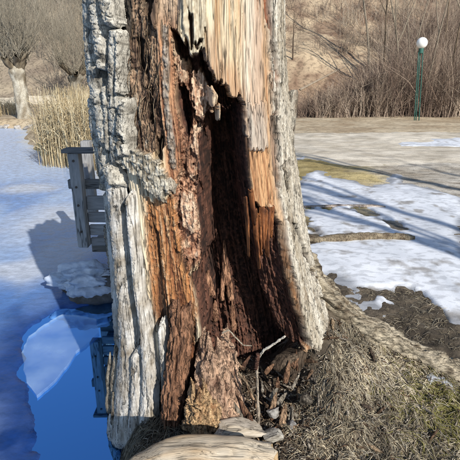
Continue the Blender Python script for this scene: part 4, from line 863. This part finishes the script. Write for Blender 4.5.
for a in [
    (424, 22.0, 7.5, .055, 31, 'slim pale bare tree right behind the globe lamp', G1),
    (408, 22.6, 6.5, .045, 32, 'thin bare sapling just left of the globe lamp', G1),
    (398, 23.5, 8.5, .06, 33, 'pale bare tree two stems left of the lamp', G1),
    (382, 24.5, 8, .055, 34, 'bare tree left of the lamp rising above the dense brush', G2),
    (366, 26, 9, .07, 35, 'tall grey bare tree over the middle of the brush', G1),
    (445, 22.5, 8, .06, 37, 'bare tree near the right edge, right of the lamp', G2),
    (456, 24, 9, .07, 38, 'grey bare tree at the right frame edge', G1),
    (435, 25, 9, .06, 39, 'bare tree behind and right of the lamp globe', G2),
    (291, 27, 2.6, .045, 42, 'dark branching bush tree close beside the trunk\'s right edge', G3, .9, 3),
    (50, 36, 7, .06, 43, 'bare tree on the far slope between the two pollards', G1),
    (5, 38, 8, .07, 44, 'bare tree on the far slope at the left frame corner', G1),
    (96, 34, 8, .06, 45, 'bare tree on the far slope touching the trunk\'s left edge', G1),
    (75, 42, 8, .06, 46, 'farthest bare tree high above the golden reeds', G2),
    (28, 44, 8, .06, 47, 'farthest bare tree high above the pale pollard', G2)]: bare_tree(*a)
def brush(name, spots, hgt, pal, label, seed, per=11, r=(.006, .016), sc_=None):
    r2 = np.random.default_rng(seed); n = len(spots); i = np.repeat(np.arange(n), per); m = len(i); bx = spots[i]+np.concatenate([r2.normal(0, .25, (m, 2)), np.zeros((m, 1))], 1)
    H = r2.uniform(*hgt, m)*np.repeat(r2.uniform(.6, 1.2, n)*(sc_(spots[:, 0], spots[:, 1]) if sc_ else 1), per); K = 6; t = np.linspace(0, 1, K); a = r2.uniform(0, 6.28, m); le = np.abs(r2.normal(0, .45, m)); cur = r2.normal(0, .35, m)
    P = bx[:, None]+np.stack([H[:, None]*le[:, None]*np.cos(a[:, None]+cur[:, None]*t)*t**1.3, H[:, None]*le[:, None]*np.sin(a[:, None]+cur[:, None]*t)*t**1.3, H[:, None]*(t-.22*le[:, None]*t**2)], -1)
    P[:, 1:] += r2.normal(0, .03, (m, K-1, 3)); Rr = r2.uniform(*r, m)
    st = tubes(P, Rr[:, None]*np.linspace(1, .35, K)[None], 3, False)
    q = m*4; j = r2.integers(0, m, q); k = r2.integers(1, K-1, q); dd = P[j, k+1]-P[j, k]; dd /= np.linalg.norm(dd, axis=1, keepdims=True); nd = dd+r2.normal(0, .55, (q, 3)); nd[:, 2] += .15; L = H[j]*r2.uniform(.12, .38, q); tt = np.linspace(0, 1, 4)
    Q = P[j, k][:, None]+nd[:, None]*L[:, None, None]*tt[None, :, None]+r2.normal(0, .015, (q, 4, 3))*tt[None, :, None]
    tw = tubes(Q, (Rr[j]*.5)[:, None]*np.linspace(1, .4, 4)[None], 3, False)
    V, F = join([st, tw]); c = pal[r2.integers(0, len(pal), n)][i]*r2.uniform(.7, 1.2, (m, 1))
    return mk(name, V, F, M_twig, colr=np.concatenate([rep(c, K*3), rep(c[j], 12)]), kind='stuff', label=label)
def spots(n, xf, seed, dens):
    r2 = np.random.default_rng(seed); x, y = xf(n*4, r2); k = r2.uniform(0, 1, len(x)) < dens(x, y); x, y = x[k][:n], y[k][:n]; return np.stack([x, y, ground_z(x, y)-.05], 1)
bp = np.array([C(146, 128, 112), C(122, 106, 94), C(170, 154, 136), C(98, 84, 76), C(192, 178, 158)])
def d1(x, y):
    a = x/y*440; return ss(60, 100, a+20*fbm(x*.3, y*.3, 1801))*ss(23.5+ss(90, 220, a)*7, 22.5+ss(90, 220, a)*3, y)
brush('hillside_thicket', spots(700, lambda n, r2: (r2.uniform(3, 17, n), r2.uniform(21.5, 30, n)), 19, d1), (1.2, 3.0), bp*np.array([1.06, 1.0, 1.0]), 'dense brown leafless thicket behind the lamp', 19, 14, sc_=lambda x, y: .42+.75*ss(70, 190, x/y*440))
brush('slope_brush', spots(1100, lambda n, r2: (r2.uniform(1, 28, n), r2.uniform(27, 46, n)), 20, lambda x, y: .3+.7*ss(90, 200, x/y*440)), (.5, 1.9), bp*1.1, 'thin scattered leafless brush on the dry slope', 20, 9, (.006, .014))
bp2 = np.array([C(170, 162, 146), C(140, 132, 118), C(186, 176, 156), C(118, 108, 96)])
brush('far_slope_brush', spots(760, lambda n, r2: (r2.uniform(-28, -3, n), r2.uniform(30.5, 48, n)), 21, lambda x, y: .25+.75*ss(31, 36, y)), (.8, 3.2), bp2, 'grey haze of bare twigs on the far slope at left', 22, 11, (.006, .016))
# pale fallen stem across the slope
pp = np.array([ray_ground(300+46*k_, 91-24*k_) for k_ in np.linspace(0, 1, 20)]); pp[:, 2] += .06
V, F = tubes(pp[None], np.linspace(.07, .03, 20)[None], 8); mk('fallen_tree', V, F, M_bark, colr=C(176, 160, 140), label='pale fallen stem slanting across the brush on the slope', cat='fallen tree')
# trees behind the camera whose shade streaks the snow
for i, (bx_, by_, H, sd0) in enumerate([(5.8, -2.6, 9, 51), (7.6, -3.4, 10, 52), (9.0, -1.2, 9, 53)]):
    r2 = random.Random(sd0); out = []; z0 = hz_(bx_, by_); grow((bx_, by_, z0-.1), (0, 0, 1), H, .15, 3, out, .5, .2, (4, 6), .05, 9, r2, .45)
    t_ = thing('bare_tree', (bx_, by_, z0), ['nearest', 'middle', 'rightmost'][i]+' bare tree behind the viewer, its shade streaking the snow', 'tree', 'bare trees behind the viewer')
    V, F = build_branches([o for o in out if o[2] == 3], 8, 8); mk('trunk', V, F, M_bark, t_, G2); V, F = build_branches([o for o in out if o[2] < 3], 5, 3); mk('crown', V, F, M_twig, t_, G2)
